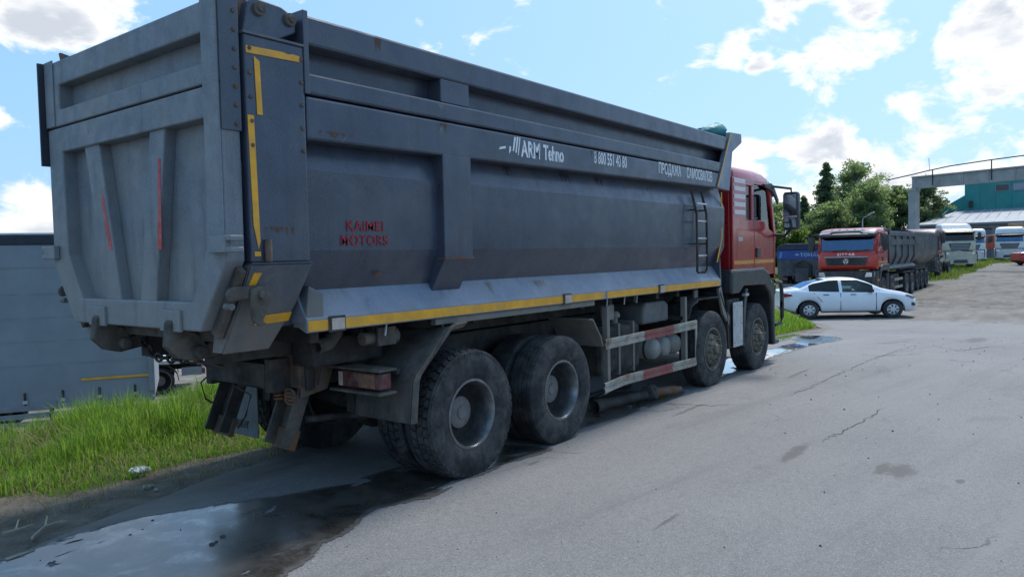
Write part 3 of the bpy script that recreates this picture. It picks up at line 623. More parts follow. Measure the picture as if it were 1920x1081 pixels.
    # interior
    for yy in (-.62, .62):
        b = B(); b.box(X0+.55, X0+1.05, yy-.25, yy+.25, 1.5, 1.72); b.prism([(X0+.42, 1.7), (X0+.6, 1.7), (X0+.48, 2.38), (X0+.33, 2.38)], 'xz', yy-.24, yy+.24); b.prism([(X0+.33, 2.4), (X0+.44, 2.4), (X0+.40, 2.58), (X0+.32, 2.58)], 'xz', yy-.13, yy+.13); b.obj('seat', dark_interior, root, bevel=.04)
    B().box(X0+1.45, X0+1.93, -1.12, 1.12, 1.5, 2.12).obj('dashboard', dark_interior, root, bevel=.05)
    b = B(); ring_pts = []
    for k in range(25):
        a = 2*math.pi*k/24; ring_pts.append((X0+1.38+.11*math.cos(a)*.55, .62+.23*math.sin(a), 2.2+.2*math.cos(a)))
    b.tube(ring_pts, .017, 6, caps=False); b.obj('steering_wheel', black_part, root, smooth=60)
    # face: grille, lamps, bumper
    if style == 'man':
        b = B(); b.prism([(-.78, 1.60), (.78, 1.60), (.84, 1.93), (-.84, 1.93)], 'yz', X0+2.09, X0+2.15); g = b.obj('grille', black_part, root, bevel=.015)
        for k in range(5): B().box(X0+2.15, X0+2.158, -.74, .74, 1.635+k*.06, 1.655+k*.06).obj('grille_bar', dark_steel, g)
        b = B(); b.prism([(-.86, 1.935), (.86, 1.935), (.88, 1.965), (-.88, 1.965)], 'yz', X0+2.09, X0+2.16); b.obj('grille_trim', alu_plate, root)
        b = B(); b.ring([(.105*math.cos(R_(a)), 1.77+.105*math.sin(R_(a))) for a in range(0, 360, 30)], [(.082*math.cos(R_(a)), 1.77+.082*math.sin(R_(a))) for a in range(0, 360, 30)], 'yz', X0+2.158, X0+2.175)
        for a in (90, 210, 330):
            c, s_ = math.cos(R_(a)), math.sin(R_(a)); b.prism([(0+.05*c-.03*s_, 1.77+.05*s_+.03*c), (.092*c, 1.77+.092*s_), (.05*c+.03*s_, 1.77+.05*s_-.03*c), (.008*c, 1.77+.008*s_)], 'yz', X0+2.16, X0+2.174)
        b.obj('emblem', chrome, root)
        if grille_text: text('lettering', grille_text, chrome, root, .135, (X0+2.115, 0, 2.02), ROT_FRONT, 1.35, .01, .006, 1.25, 'CENTER')
        for s in (-1, 1):
            b = B(); b.prism([(s*.55, HR+.03), (s*1.05, HR+.01), (s*1.10, HR-.08), (s*.75, HR-.08)], 'yz', X0+1.98, X0+2.08); b.obj('roof_lamp', chrome, root, bevel=.01)
        b = B(); b.box(X0+1.80, X0+2.0, -.7, .7, HR+.03, HR+.10); b.obj('roof_light_bar', white_cab, root, bevel=.02)
        for k in range(5): B().box(X0+1.86, X0+1.93, -.62+k*.31-.05, -.62+k*.31+.05, HR+.10, HR+.14).obj('marker_lamp', orange_light, root, bevel=.01)
    bw = 1.12 if detail else 1.24
    bl = [rrect(X0+1.8, X0+2.32, bw, z, .05, rf=.28) for z in (.38, .45, 1.0, 1.3, 1.36)]
    bp = B().loft(bl).obj('bumper', lower, root, smooth=45)
    for s in (-1, 1):
        b = B(); k_ = bw/1.24; b.prism([(s*.78*k_, 1.10), (s*1.17*k_, 1.12), (s*1.18*k_, 1.30), (s*.85*k_, 1.31)], 'yz', X0+2.14, X0+2.335); b.obj('headlight', chrome, bp, bevel=.015)
        b = B(); b.box(X0+2.02, X0+2.14, s*1.20-.03, s*1.20+.06*s+.03, .92, 1.02); b.obj('indicator', orange_light, bp, bevel=.015)
        b = B(); b.tube([(X0+2.1, s*1.10, 1.36), (X0+2.42, s*1.12, 1.32), (X0+2.47, s*1.12, 1.1), (X0+2.47, s*1.12, .72), (X0+2.40, s*1.12, .62), (X0+2.2, s*1.08, .6)], .035, 8); b.obj('bumper_guard', black_part, root, smooth=50)
    B().box(X0+2.30, X0+2.335, -.26, .26, .62, .74).obj('number_plate', white_plain if False else alu_plate, bp)
def fenders(root, xa, top=1.62, mt=None):
    """wheel arch of the steer axle under the cab"""
    mt = mt or fender_black
    for s in (-1, 1):
        o = [(xa-1.12, 1.26), (xa-1.12, top-.06), (xa-1.06, top), (xa+.25, top+.0), (xa+.48, top-.08), (xa+.64, top-.26), (xa+.74, top-.62), (xa+.79, .42), (xa+.98, .40), (xa+.98, .32), (xa+.70, .32)]
        i = [(xa+.66, .6), (xa+.62, 1.02), (xa+.50, 1.22), (xa+.30, 1.34), (xa-.62, 1.36), (xa-.82, 1.26)]
        B().prism(o+i, 'xz', s*.80, s*1.265).obj('fender', mt, root, bevel=.035)
def chassis(root, x0, x1, z0=.88, z1=1.14):
    for s in (-1, 1): B().prism([(x0, z0), (x1, z0), (x1, z1), (x0, z1)], 'xz', s*.38, s*.46).obj('chassis_rail', dark_steel, root, bevel=.01)
    n = int((x1-x0)/1.3)
    for k in range(n+1):
        x = x0+.05+(x1-x0-.1)*k/n; B().box(x-.05, x+.05, -.38, .38, z0+.04, z1-.04).obj('cross_member', dark_steel, root)
# ---------------------------------------------------------------- the big grey tipper
T = thing('dump_truck', 'large grey eight-wheel tipper lorry with red cab parked in the foreground', 'dump truck', (0, 0, 0))
XA = (.01, 1.39, 5.19, 6.97)
axle_set(T, XA[0], 'rear', .545, .557, ('lug', 'lug')); axle_set(T, XA[1], 'rear', .535, .547, ('rib', 'rib'))
axle_set(T, XA[2], 'front', .525, .537); axle_set(T, XA[3], 'front', .525, .537)
chassis(T, -1.45, 7.6)
X0 = 6.05
cab(T, X0, red_paint, 'man', True, 'low')
fenders(T, XA[3])
# --- tipping body: hull (sides, floor) as one pressed shell, open on top
RZ = lambda x, z: z+.0115*(x+1.65)
def halfpath(s): return [(s*1.12, 3.50), (s*1.12, 2.76), (s*1.205, 2.51), (s*1.195, 1.96), (s*1.06, 1.66), (s*.93, 1.43)]
outer = halfpath(-1)+halfpath(1)[::-1]
inner = [(1.06, 3.50), (1.06, 2.76), (1.14, 2.51), (1.13, 1.98), (.95, 1.6), (-.95, 1.6), (-1.13, 1.98), (-1.14, 2.51), (-1.06, 2.76), (-1.06, 3.50)]
body = B().prism(outer+inner, 'yz', -2.12, 5.74).obj('tipper_body', body_grey, T, bevel=.015)
B().box(5.70, 5.76, -1.10, 1.10, 1.5, 3.52).obj('front_wall', body_grey, body)
def sidebox(name, x0, x1, z0, z1, s, m=body_grey, y0=1.10, y1=1.275, bev=.012, zf=False):
    P = [(x0, RZ(x0, z0) if zf else z0), (x1, RZ(x1, z0) if zf else z0), (x1, z1), (x0, z1)]
    return B().prism(P, 'xz', s*y0, s*y1).obj(name, m, body, bevel=bev)
for s in (-1, 1):
    sidebox('top_rail', -1.655, 5.72, 3.33, 3.53, s, bev=.02)
    sidebox('middle_rail', -1.66, 5.45, 3.004, 3.148, s, bev=.018)
    sidebox('lower_rail', -1.655, 5.42, 2.70, 2.992, s, bev=.018, zf=True)
    B().prism([(-1.665, 3.004), (-1.625, 3.004), (-1.625, 3.555), (-1.665, 3.555)], 'xz', s*1.08, s*1.283).obj('rail_end_plate', body_grey, body, bevel=.004)
    sidebox('stub_post', -.33, .02, 3.146, 3.332, s, y1=1.272, bev=.008)
    # post between the panels: straight, then raked in at the foot
    B().loft([[(-.33, s*1.08, z), (.02, s*1.08, z), (.02, s*y, z), (-.33, s*y, z)] for z, y in ((1.60, 1.10), (1.885, 1.275), (2.735, 1.275))]).obj('side_post', body_grey, body, bevel=.008)
    B().prism([(-.335, 1.878), (.03, 1.878), (.03, 1.892), (-.335, 1.892)], 'xz', s*1.2, s*1.281).obj('post_seam', rust_steel, body)
    # rear post
    B().prism([(-2.11, 1.885), (-1.66, 1.885), (-1.66, 3.31), (-2.11, 3.31)], 'xz', s*1.08, s*1.275).obj('rear_post', body_grey, body, bevel=.014)
    B().prism([(-2.115, 1.876), (-1.65, 1.876), (-1.65, 1.884), (-2.115, 1.884)], 'xz', s*1.1, s*1.281).obj('post_seam', gusset_grey, body)
    # raked cheek plate under the rear post
    L0 = [(-2.13, 1.872), (-1.655, 1.872)]
    ch = [[(-2.12, s*1.272, 1.872), (-1.655, s*1.272, 1.872)], [(-2.12, s*1.13, 1.60), (-1.70, s*1.13, 1.60)], [(-2.14, s*.955, 1.30), (-1.80, s*.955, 1.30)]]
    q = B().strip(ch).obj('cheek_plate', gusset_grey, body, solid=.02)
    B().strip([[(-2.12, s*1.272, 1.872), (-2.12, s*1.0, 1.872)], [(-2.12, s*1.13, 1.60), (-2.12, s*.9, 1.6)], [(-2.14, s*.955, 1.30), (-2.14, s*.85, 1.30)]]).obj('cheek_return', gusset_grey, body, solid=.02)
    B().prism([(-1.66, 1.43), (-1.50, 1.43), (-1.50, 1.66), (-1.62, 1.72)], 'xz', s*1.05, s*1.19).obj('corner_gusset', gusset_grey, body, bevel=.008)
    # sloping ledge along the foot of the side, with a flange carrying the yellow tape
    B().prism([(s*1.03, 1.69), (s*1.065, 1.69), (s*1.2, 1.485), (s*1.2, 1.395), (s*1.185, 1.395), (s*1.03, 1.46)], 'yz', -1.655, 5.58).obj('side_ledge', ledge_skylit, body, bevel=.006)
    B().prism([(5.58, 1.395), (5.63, 1.395), (5.63, 1.5), (5.60, 1.72), (5.56, 1.95), (5.56, 1.69)], 'xz', s*1.03, s*1.19).obj('ledge_end', body_grey, body)
    # headboard wing
    B().prism([(5.27, 2.78), (5.72, 2.76), (5.85, 3.33), (6.22, 3.50), (6.20, 3.63), (5.78, 3.61)], 'xz', s*1.22, s*1.29).obj('headboard_wing', ledge_skylit if s < 0 else body_grey, body, bevel=.01)
    B().prism([(5.275, 2.80), (5.305, 2.80), (5.80, 3.595), (5.77, 3.60)], 'xz', s*1.2905, s*1.294).obj('reflective_tape', yellow_tape, body)
    B().prism([(5.45, 1.74), (5.475, 1.735), (5.66, 2.1), (5.66, 2.74), (5.63, 2.74), (5.63, 2.1)], 'xz', s*1.19, s*1.2).obj('reflective_tape', yellow_tape, body)
    # hinge plate at the top of the rear post
    b = B(); b.prism([(-2.09, 3.325), (-1.84, 3.325), (-1.69, 3.40), (-1.68, 3.50), (-1.80, 3.55), (-2.0, 3.56), (-2.04, 3.53)], 'xz', s*1.16, s*1.235); h = b.obj('hinge_plate', body_grey, body, bevel=.01)
    for hx, hz in ((-1.97, 3.49), (-1.74, 3.475)):
        B().lathe([(0, s*.045), (.018, s*.045), (.02, s*.03), (.042, s*.028), (.044, 0)], c=(hx, s*1.23, hz), n=14).obj('hinge_pin', mud_steel, h, smooth=40)
    B().prism([(-2.15, 3.33), (-2.07, 3.33), (-2.0, 3.56), (-2.20, 3.6)], 'xz', s*1.12, s*1.16).obj('hinge_web', rust_steel, body)
    B().prism([(-2.115, 3.308), (-1.66, 3.308), (-1.66, 3.324), (-2.115, 3.324)], 'xz', s*1.1, s*1.282).obj('post_cap', gusset_grey, body)
    for k in range(5):
        for bx in (-2.075, -1.69): B().lathe([(0, s*.012), (.012, s*.012), (.016, 0)], c=(bx, s*1.275, 2.62+k*.15), n=6).obj('bolt', rust_steel, body)
B().loft([[(5.78, y, 3.61), (6.20, y, 3.63), (6.22, y, 3.60), (5.80, y, 3.57)] for y in (-1.22, 1.22)]).obj('headboard_visor', ledge_skylit, body)
B().prism([(5.74, 2.9), (5.80, 2.9), (5.84, 3.58), (5.78, 3.58)], 'xz', -1.22, 1.22).obj('headboard', body_grey, body)
# tailgate
tg = B().prism([(1.22, 3.48), (1.22, 1.9), (.9, 1.47), (-.9, 1.47), (-1.22, 1.9), (-1.22, 3.48)], 'yz', -2.165, -2.145).obj('tailgate', tail_grey, T)
B().ring([(1.25, 2.985), (1.25, 1.9), (.92, 1.45), (-.92, 1.45), (-1.25, 1.9), (-1.25, 2.985)], [(1.0, 2.79), (.985, 1.98), (.77, 1.64), (-.84, 1.64), (-1.03, 1.98), (-1.07, 2.79)], 'yz', -2.27, -2.14).obj('tailgate_frame', tail_grey, tg, bevel=.012)
B().ring([(1.25, 3.505), (1.25, 2.997), (-1.25, 2.997), (-1.25, 3.505)], [(1.02, 3.315), (1.02, 3.125), (-1.08, 3.125), (-1.08, 3.315)], 'yz', -2.27, -2.14).obj('tailgate_frame', tail_grey, tg, bevel=.012)
B().prism([(-1.085, 1.96), (-1.25, 1.93), (-1.25, 3.52), (-1.085, 3.52)], 'yz', -2.288, -2.27).obj('edge_beam', tail_grey, tg, bevel=.006)
B().prism([(1.095, 3.0), (1.25, 3.0), (1.25, 3.52), (1.095, 3.52)], 'yz', -2.28, -2.27).obj('edge_beam', tail_grey, tg, bevel=.004)
for P in ([(.66, 2.80), (.42, 2.80), (.17, 1.63), (.40, 1.63)], [(-.34, 2.8), (-.545, 2.8), (-.335, 1.63), (-.115, 1.63)]):
    B().prism(P, 'yz', -2.25, -2.16).obj('rib', tail_grey, tg, bevel=.01)
red_mark = mat('faded_red_mark', (.50, .06, .06), .6, 0, .2, 12., (.3, .22, .2), .55, 7.)
for P in ([(.415, 2.42), (.385, 2.42), (.27, 2.0), (.325, 2.0)], [(-.445, 2.60), (-.475, 2.60), (-.445, 1.99), (-.39, 1.99)]):
    B().prism(P, 'yz', -2.2525, -2.25).obj('red_mark', red_mark, tg)
# dust shelf in the lower recess
for s in (-1, 1):
    if s > 0: B().prism([(-2.32, 2.70), (-2.0, 2.70), (-2.0, 3.52), (-2.32, 3.52)], 'xz', 1.262, 1.285).obj('side_flap', curtain_dark, tg, bevel=.004)
    else:
        B().prism([(-2.27, 2.70), (-2.135, 2.70), (-2.135, 3.54), (-2.27, 3.54)], 'xz', -1.262, -1.251).obj('side_plate', body_grey, tg, bevel=.003)
        for k in range(7): B().lathe([(0, -.01), (.012, -.01), (.016, 0)], c=(-2.17, -1.262, 2.74+k*.115), n=6).obj('bolt', rust_steel, tg)
    B().box(-2.315, -2.272, s*1.13, s*1.32, 1.95, 2.055).obj('latch_bracket', tail_grey, tg, bevel=.006)
    b = B(); b.box(-2.315, -2.22, s*1.32, s*1.37, 1.95, 1.985); b.box(-2.315, -2.22, s*1.32, s*1.37, 2.02, 2.055); b.obj('latch_fork', tail_grey, tg, bevel=.008)
    # lever latch on the cheek
    b = B(); b.prism([(-2.27, 1.69), (-2.25, 1.725), (-2.21, 1.74), (-2.02, 1.745), (-1.99, 1.70), (-2.04, 1.655), (-2.12, 1.655), (-2.25, 1.645)], 'xz', s*1.205, s*1.235); lv = b.obj('latch_lever', mud_steel, tg, bevel=.012)
    b = B(); b.prism([(-2.11, 1.72), (-2.05, 1.74), (-1.99, 1.73), (-1.97, 1.67), (-2.0, 1.56), (-2.03, 1.52), (-2.0, 1.49), (-2.06, 1.48), (-2.11, 1.52), (-2.12, 1.62)], 'xz', s*1.236, s*1.262); b.obj('latch_hook', mud_steel, lv, bevel=.012)
    B().lathe([(0, s*.025), (.025, s*.025), (.028, 0)], c=(-2.04, s*1.26, 1.68), n=10).obj('latch_pin', mud_steel, lv)
    B().lathe([(.0, s*.0), (.022, s*.0), (.022, s*.07)], c=(-2.23, s*1.16, 1.615), n=10).obj('latch_roller', hub_mat, lv)
    # inner rusty flange of the chute below the tailgate edge
    B().beam((-2.17, s*1.235, 1.86), (-2.17, s*.94, 1.42), .10, .05, (1, 0, 0)).obj('edge_flange', mud_steel, tg, bevel=.01)
B().lathe([(.022, -.07), (.024, 0), (.022, .07)], c=(-2.0, -1.295, 1.96), axis='z', n=10).obj('hinge_barrel', rust_steel, body, smooth=40)
# big pivot hooks under the tailgate
for y in (.49, -.58):
    for dy in (0.,):
        P = [(-2.31, 1.50), (-2.26, 1.55), (-2.19, 1.55), (-2.17, 1.44), (-2.10, 1.40), (-2.06, 1.33), (-1.98, 1.36), (-1.90, 1.44), (-1.80, 1.44), (-1.84, 1.32), (-1.98, 1.25), (-2.14, 1.225), (-2.25, 1.255), (-2.33, 1.34)]
        B().prism(P, 'xz', y+dy-.045, y+dy+.045).obj('pivot_hook', mud_steel, T, bevel=.012)
    B().lathe([(.035, -.11), (.045, -.10), (.045, .10), (.035, .11)], c=(-2.12, y, 1.29), n=14).obj('pivot_pin', mud_steel, T, smooth=40)
    B().box(-2.292, -2.268, y-.13, y+.13, 1.44, 1.585).obj('hook_plate', tail_grey, tg, bevel=.006)
B().box(-2.1, -1.75, -.95, .95, 1.36, 1.45).obj('chute_floor', mud_steel, body, bevel=.01)
B().box(-1.95, 5.5, -.52, -.40, 1.17, 1.44).obj('body_beam', dark_steel, body); B().box(-1.95, 5.5, .40, .52, 1.17, 1.44).obj('body_beam', dark_steel, body)
for k in range(12): B().box(-1.5+k*.6, -1.42+k*.6, -1.02, 1.02, 1.30, 1.43).obj('floor_bearer', dark_steel, body)
# --- tape on post, cheek and flange
def tape(P, y=-1.2775, nm='reflective_tape', m=None): return B().prism(P, 'xz', y, y-.003).obj(nm, m or yellow_tape, body)
tape([(-2.10, 3.232), (-2.10, 3.188), (-1.70, 3.20), (-1.70, 3.238), (-1.75, 3.243), (-1.79, 3.234), (-1.83, 3.242)])
tape([(-2.045, 3.175), (-2.005, 3.15), (-1.995, 2.815), (-2.035, 2.815)])
tape([(-2.105, 2.805), (-2.06, 2.805), (-2.045, 2.02), (-2.06, 1.97), (-2.09, 2.12)])
tape([(-2.09, 1.955), (-2.045, 1.955), (-2.045, 1.925), (-2.09, 1.925)])
B().strip([[(-2.085, -1.258, 1.82), (-2.03, -1.258, 1.82)], [(-2.115, -1.19, 1.685), (-2.07, -1.19, 1.685)]]).obj('reflective_tape', yellow_tape, body, solid=.004)
B().strip([[(-1.98, -1.112, 1.535), (-1.71, -1.112, 1.545)], [(-1.98, -1.078, 1.475), (-1.715, -1.078, 1.485)]]).obj('reflective_tape', yellow_tape, body, solid=.004)
xb = [-1.645, -1.47, -1.34, 1.51, 1.60, 2.20, 2.33, 3.62, 3.73, 5.52]
for a, c in ((-1.645, -1.47), (-1.33, 1.50), (1.61, 2.28), (2.36, 3.61), (3.74, 5.50)): tape([(a, 1.405), (c, 1.405), (c+(.03 if c == 2.28 else 0), 1.478), (a, 1.478)], -1.2005)
for mx in (-1.40, 1.555, 3.675):
    B().box(mx-.075, mx+.075, -1.215, -1.2003, 1.385, 1.50).obj('lamp_frame', black_part, body, bevel=.006); B().box(mx-.058, mx+.058, -1.226, -1.216, 1.40, 1.482).obj('side_marker_lamp', clear_lens, body, bevel=.006)
tape([(5.505, 1.40), (5.56, 1.40), (5.56, 1.485), (5.505, 1.485)], -1.2005, 'side_marker_lamp', clear_lens)
B().box(-.35, 2.15, -1.17, -1.10, 1.335, 1.392).obj('guard_strip', gusset_grey, body, bevel=.008)
# --- lettering
ty = -1.2762
def bars(): 
    b = B()
    for P in ([(.40, 2.835), (.50, 2.855), (.50, 2.875), (.42, 2.86)], [(.545, 2.81), (.575, 2.84), (.575, 2.88), (.555, 2.88)], [(.60, 2.84), (.62, 2.84), (.655, 2.97), (.628, 2.97)], [(.64, 2.83), (.66, 2.83), (.692, 2.975), (.668, 2.975)], [(.675, 2.81), (.69, 2.81), (.722, 2.975), (.707, 2.975)]): b.prism(P, 'xz', ty, ty-.002)
    return b
bars().obj('logo_strokes', white_plain, body)
text('lettering', 'ARM', white_letter, body, .205, (.735, ty, 2.808), ROT_RIGHT, .72, .001, .006)
text('lettering', 'Tehno', white_letter, body, .195, (1.085, ty, 2.81), ROT_RIGHT, .68, .001, .006)
text('lettering', '8 800 551 40 80', white_plain, body, .178, (2.01, ty, 2.852), ROT_RIGHT, .60, .001, .0025)
text('lettering', 'ПРОДАЖА', white_plain, body, .182, (3.50, ty, 2.855), ROT_RIGHT, .66, .001, .0025)
text('lettering', 'САМОСВАЛОВ', white_plain, body, .182, (4.30, ty, 2.855), ROT_RIGHT, .625, .001, .0025)
yk = -1.2072
text('lettering', 'KAIMEI', red_letter, body, .105, (-1.29, -1.2045, 2.10), ROT_RIGHT, 1.08, .001, .0012, 1.05)
text('lettering', 'MOTORS', red_letter, body, .105, (-1.345, -1.2025, 1.995), ROT_RIGHT, 1.02, .001, .0012, 1.08)
# --- ladder by the cab end
b = B()
b.tube([(4.52, -1.24, 2.70), (4.54, -1.30, 2.4), (4.55, -1.30, 1.72), (4.56, -1.29, 1.64), (4.60, -1.285, 1.615), (4.82, -1.285, 1.615), (4.86, -1.29, 1.64), (4.87, -1.30, 1.72), (4.86, -1.30, 2.4), (4.84, -1.24, 2.70)], .017, 8)
ld = b.obj('ladder', dark_steel, body, smooth=50)
for z in (1.84, 2.07, 2.30, 2.53): B().tube([(4.54, -1.295, z), (4.87, -1.295, z)], .013, 6).obj('rung', alu_plate, ld)
for z in (2.0, 2.45):
    for x in (4.55, 4.86): B().beam((x, -1.19, z), (x, -1.295, z), .03, .02).obj('ladder_bracket', dark_steel, ld)
# --- rolled tarp
b = B(); L = []
for k in range(9):
    t = k/8; r = .03+.085*t; L.append([(5.05+.66*t, -1.13+r*math.cos(a)*1.1+.01*math.sin(5*a+k), 3.55+r*.75+r*math.sin(a)*(1+.12*math.sin(3*a+2*k))) for a in np.linspace(0, 2*math.pi, 14, endpoint=False)])
b.loft(L).obj('rolled_tarp', teal_tarp, T, smooth=50)
b = B(); b.tube([(5.6, y, 3.6+.02*math.sin(y*7)) for y in np.linspace(-1.15, 1.15, 12)], .07, 10); b.obj('tarp_roll', teal_tarp, T, smooth=50)
# --- rear end of the chassis
B().box(-1.22, -1.14, -.60, .60, .88, 1.15).obj('rear_cross_member', dark_steel, T, bevel=.01)
for (xh, zh) in ((-.25, 1.0), (-.1, 1.05), (.05, .98), (.2, 1.06), (-.33, 1.08)): B().lathe([(.03, -.004), (.03, .0)], c=(-1.222, xh, zh), axis='x', n=10).obj('bolt_hole', dark_interior, T)
for s, y in ((1, .43), (-1, -.43)):
    # swung-down underrun legs: channel section, rusty foot
    top, bot = Vector((-1.10, y, 1.0)), Vector((-1.32, y+.02, .44))
    ax_ = Vector((0, 1, 0)); d = (bot-top).normalized(); n_ = ax_.cross(d).normalized()
    b = B(); b.beam(top, bot, .22, .02, n_); b.beam(top+ax_*.11+n_*.05, bot+ax_*.11+n_*.05, .02, .12, n_); b.beam(top-ax_*.11+n_*.05, bot-ax_*.11+n_*.05, .02, .12, n_)
    lg = b.obj('underrun_leg', mud_steel if s < 0 else dark_steel, T, bevel=.006)
    b = B(); b.beam(bot+d*-.14, bot+d*.02, .25, .05, n_); b.obj('leg_foot', rust_steel, lg, bevel=.006)
    b = B(); b.prism([(-1.26, .82), (-1.00, .86), (-.88, 1.16), (-1.0, 1.25), (-1.24, 1.16)], 'xz', y-.14, y-.12); b.obj('leg_bracket', rust_steel, T, bevel=.006); b = B(); b.prism([(-1.26, .82), (-1.00, .86), (-.88, 1.16), (-1.0, 1.25), (-1.24, 1.16)], 'xz', y+.12, y+.14); b.obj('leg_bracket', rust_steel, T, bevel=.006)
    B().prism([(y-.14, .9), (y+.14, .9), (y+.14, 1.16), (y-.14, 1.16)], 'yz', -1.27, -1.235).obj('bracket_plate', rust_steel, T, bevel=.006)
B().lathe([(.075, -.02), (.075, .0)], c=(-1.275, .43, 1.02), axis='x', n=18).obj('bracket_hole', dark_interior, T)
# chain slung between the legs
def chain(pts, name, m, r=.011, ll=.075):
    P = [Vector(p) for p in pts]; seg = []; 
    for a, c in zip(P, P[1:]):
        n = max(1, int((c-a).length/ll)); seg += [a.lerp(c, k/n) for k in range(n)]
    seg.append(P[-1]); b = B()
    for k, (a, c) in enumerate(zip(seg, seg[1:])):
        d = (c-a).normalized(); o = d.cross(Vector((0, 0, 1))).normalized(); w = o if k % 2 else o.cross(d); mid = (a+c)/2
        ring = []
        for j in range(13):
            t = 2*math.pi*j/12; ring.append(mid+d*math.cos(t)*ll*.68+w*math.sin(t)*.03)
        b.tube(ring, r, 5, caps=False)
    return b.obj(name, m, T, smooth=60)
chain([(-1.9, .52, 1.25), (-1.6, .35, 1.10), (-1.42, .2, 1.03), (-1.36, 0, .98), (-1.33, -.25, .90), (-1.30, -.36, .87)], 'chain', rust_steel)
chain([(-2.0, .40, 1.30), (-2.05, .1, 1.20), (-2.05, -.25, 1.20), (-2.0, -.5, 1.29)], 'chain', dark_steel)
for k in range(3): chain([(-1.30, -.57, .85-.025*k), (-1.32, -.43, .88-.03*k), (-1.30, -.29, .85-.025*k), (-1.16, -.28, .86-.02*k)], 'chain', rust_steel)
# tow coupling block, cross tube, exhaust stub, cylinder pivots
B().box(-1.40, -1.24, .02, .27, .98, 1.16).obj('coupling_block', mat('faded_red_block', (.16, .03, .025), .8, 0, .3, 8., DUST, .6, 5.), T, bevel=.015)
B().tube([(-1.20, -.52, .64), (-.62, -.52, .58)], .03, 8).obj('cross_tube', dark_steel, T, smooth=50); B().beam((-.70, -.52, .60), (-.70, -.52, .95), .09, .06).obj('tube_drop', dark_steel, T)
b = B(); b.tube([(-1.30, -.83, 1.24), (-1.18, -.82, 1.26), (-1.08, -.80, 1.34), (-1.07, -.80, 1.40)], .055, 14, caps=False); b.obj('exhaust_stub', mud_steel, T, smooth=50, solid=.006)
b = B(); b.lathe([(.05, -.14), (.05, .12), (.07, .12), (.07, .2), (.03, .2), (.03, .24)], c=(-.86, -1.0, 1.28), axis='x', n=14); b.box(-.9, -.72, -1.08, -1.06, 1.22, 1.36); b.box(-.9, -.72, -.94, -.92, 1.22, 1.36); b.obj('lock_cylinder', mud_steel, T, smooth=40)
B().box(-1.3, -.6, -.80, -.52, 1.08, 1.30).obj('pivot_housing', dark_steel, T, bevel=.02)
# tail lamp in its tray
for s in (-1, 1):
    B().box(-1.02, -.84, s*.62, s*1.20, .855, .875).obj('lamp_tray', mud_steel, T, bevel=.003)
    B().box(-1.02, -.84, s*.60, s*1.21, 1.035, 1.055).obj('lamp_tray', mud_steel, T, bevel=.003)
    tl = B().box(-.985, -.86, s*.68, s*1.17, .89, 1.02).obj('tail_lamp', red_light, T, bevel=.015)
    B().box(-.992, -.984, s*.93, s*1.12, .90, 1.01).obj('indicator_lens', mat('amber_dirty_lens', (.22, .10, .06), .45, 0, .35, 20., (.16, .1, .08), .8, 14.), tl, bevel=.003); B().box(-.994, -.985, s*.70, s*.745, .90, 1.01).obj('reversing_lens', clear_lens, tl, bevel=.003)
    # mudguard behind the rear wheel: sloping top plate and flat flap
    P = [(-.10, 1.31), (-.24, 1.30), (-.30, 1.27), (-.66, .98), (-.70, .93), (-.74, .60)]
    b = B(); b.strip([[(x, s*.60, z), (x, s*1.235, z)] for x, z in P]); mg = b.obj('mudguard', dark_steel if s > 0 else mat('mud_dusty_guard', (.05, .047, .044), .8, 0, .25, 5., (.17, .148, .12), .6, 3., .2, 0, .15, 50.), T, solid=.022, bevel=.005)
    b = B(); b.strip([[(x+.0, s*1.235, z), (x+(.035 if i < 3 else .05), s*1.255, z+(.04 if i < 3 else 0))] for i, (x, z) in enumerate(P)]); b.obj('mudguard_rim', mud_steel, mg, solid=.03)
    B().beam((-.85, s*.46, 1.0), (-.72, s*1.1, 1.0), .05, .04).obj('guard_stay', dark_steel, T)
    # front end of the bogie mudguard
    b = B(); b.strip([[(x, s*.62, z), (x, s*1.2, z)] for x, z in ((1.98, 1.20), (2.06, 1.19), (2.22, .98), (2.26, .88))]); b.obj('mudguard', gusset_grey, T, solid=.015)
# pale flap hanging by the far rear wheel
fl = B().box(-.80, -.79, .72, 1.12, .24, .72).obj('mud_flap', mat('pale_rubber_flap', (.13, .14, .15), .8, 0, .15, 6., DUST, .4), T, bevel=.004)
text('lettering', 'SHUT', mat('flap_letters', (.06, .06, .06), .8), fl, .10, (-.806, 1.09, .32), ROT_REAR, .9, .001, .004)
# loose brake lines and cables
for pts in ([(-1.25, .62, .98), (-1.35, .72, .85), (-1.3, .74, .70), (-1.22, .66, .62)], [(-1.3, .30, .86), (-1.25, .12, .78), (-1.32, .10, .62), (-1.3, .25, .5)], [(-1.0, -.75, 1.36), (-1.05, -.72, 1.2), (-1.1, -.66, 1.08), (-1.16, -.66, .92)], [(-1.22, -.9, 1.42), (-1.15, -.92, 1.36), (-1.05, -.9, 1.40)]):
    B().tube(pts, .008, 5).obj('cable', black_part, T, smooth=60)
for x in (-.85, -.2, 2.5, 2.9, 3.2): B().beam((x, -1.12, 1.40), (x-.02, -1.12, 1.30), .012, .012).obj('tarp_hook', alu_plate, body)
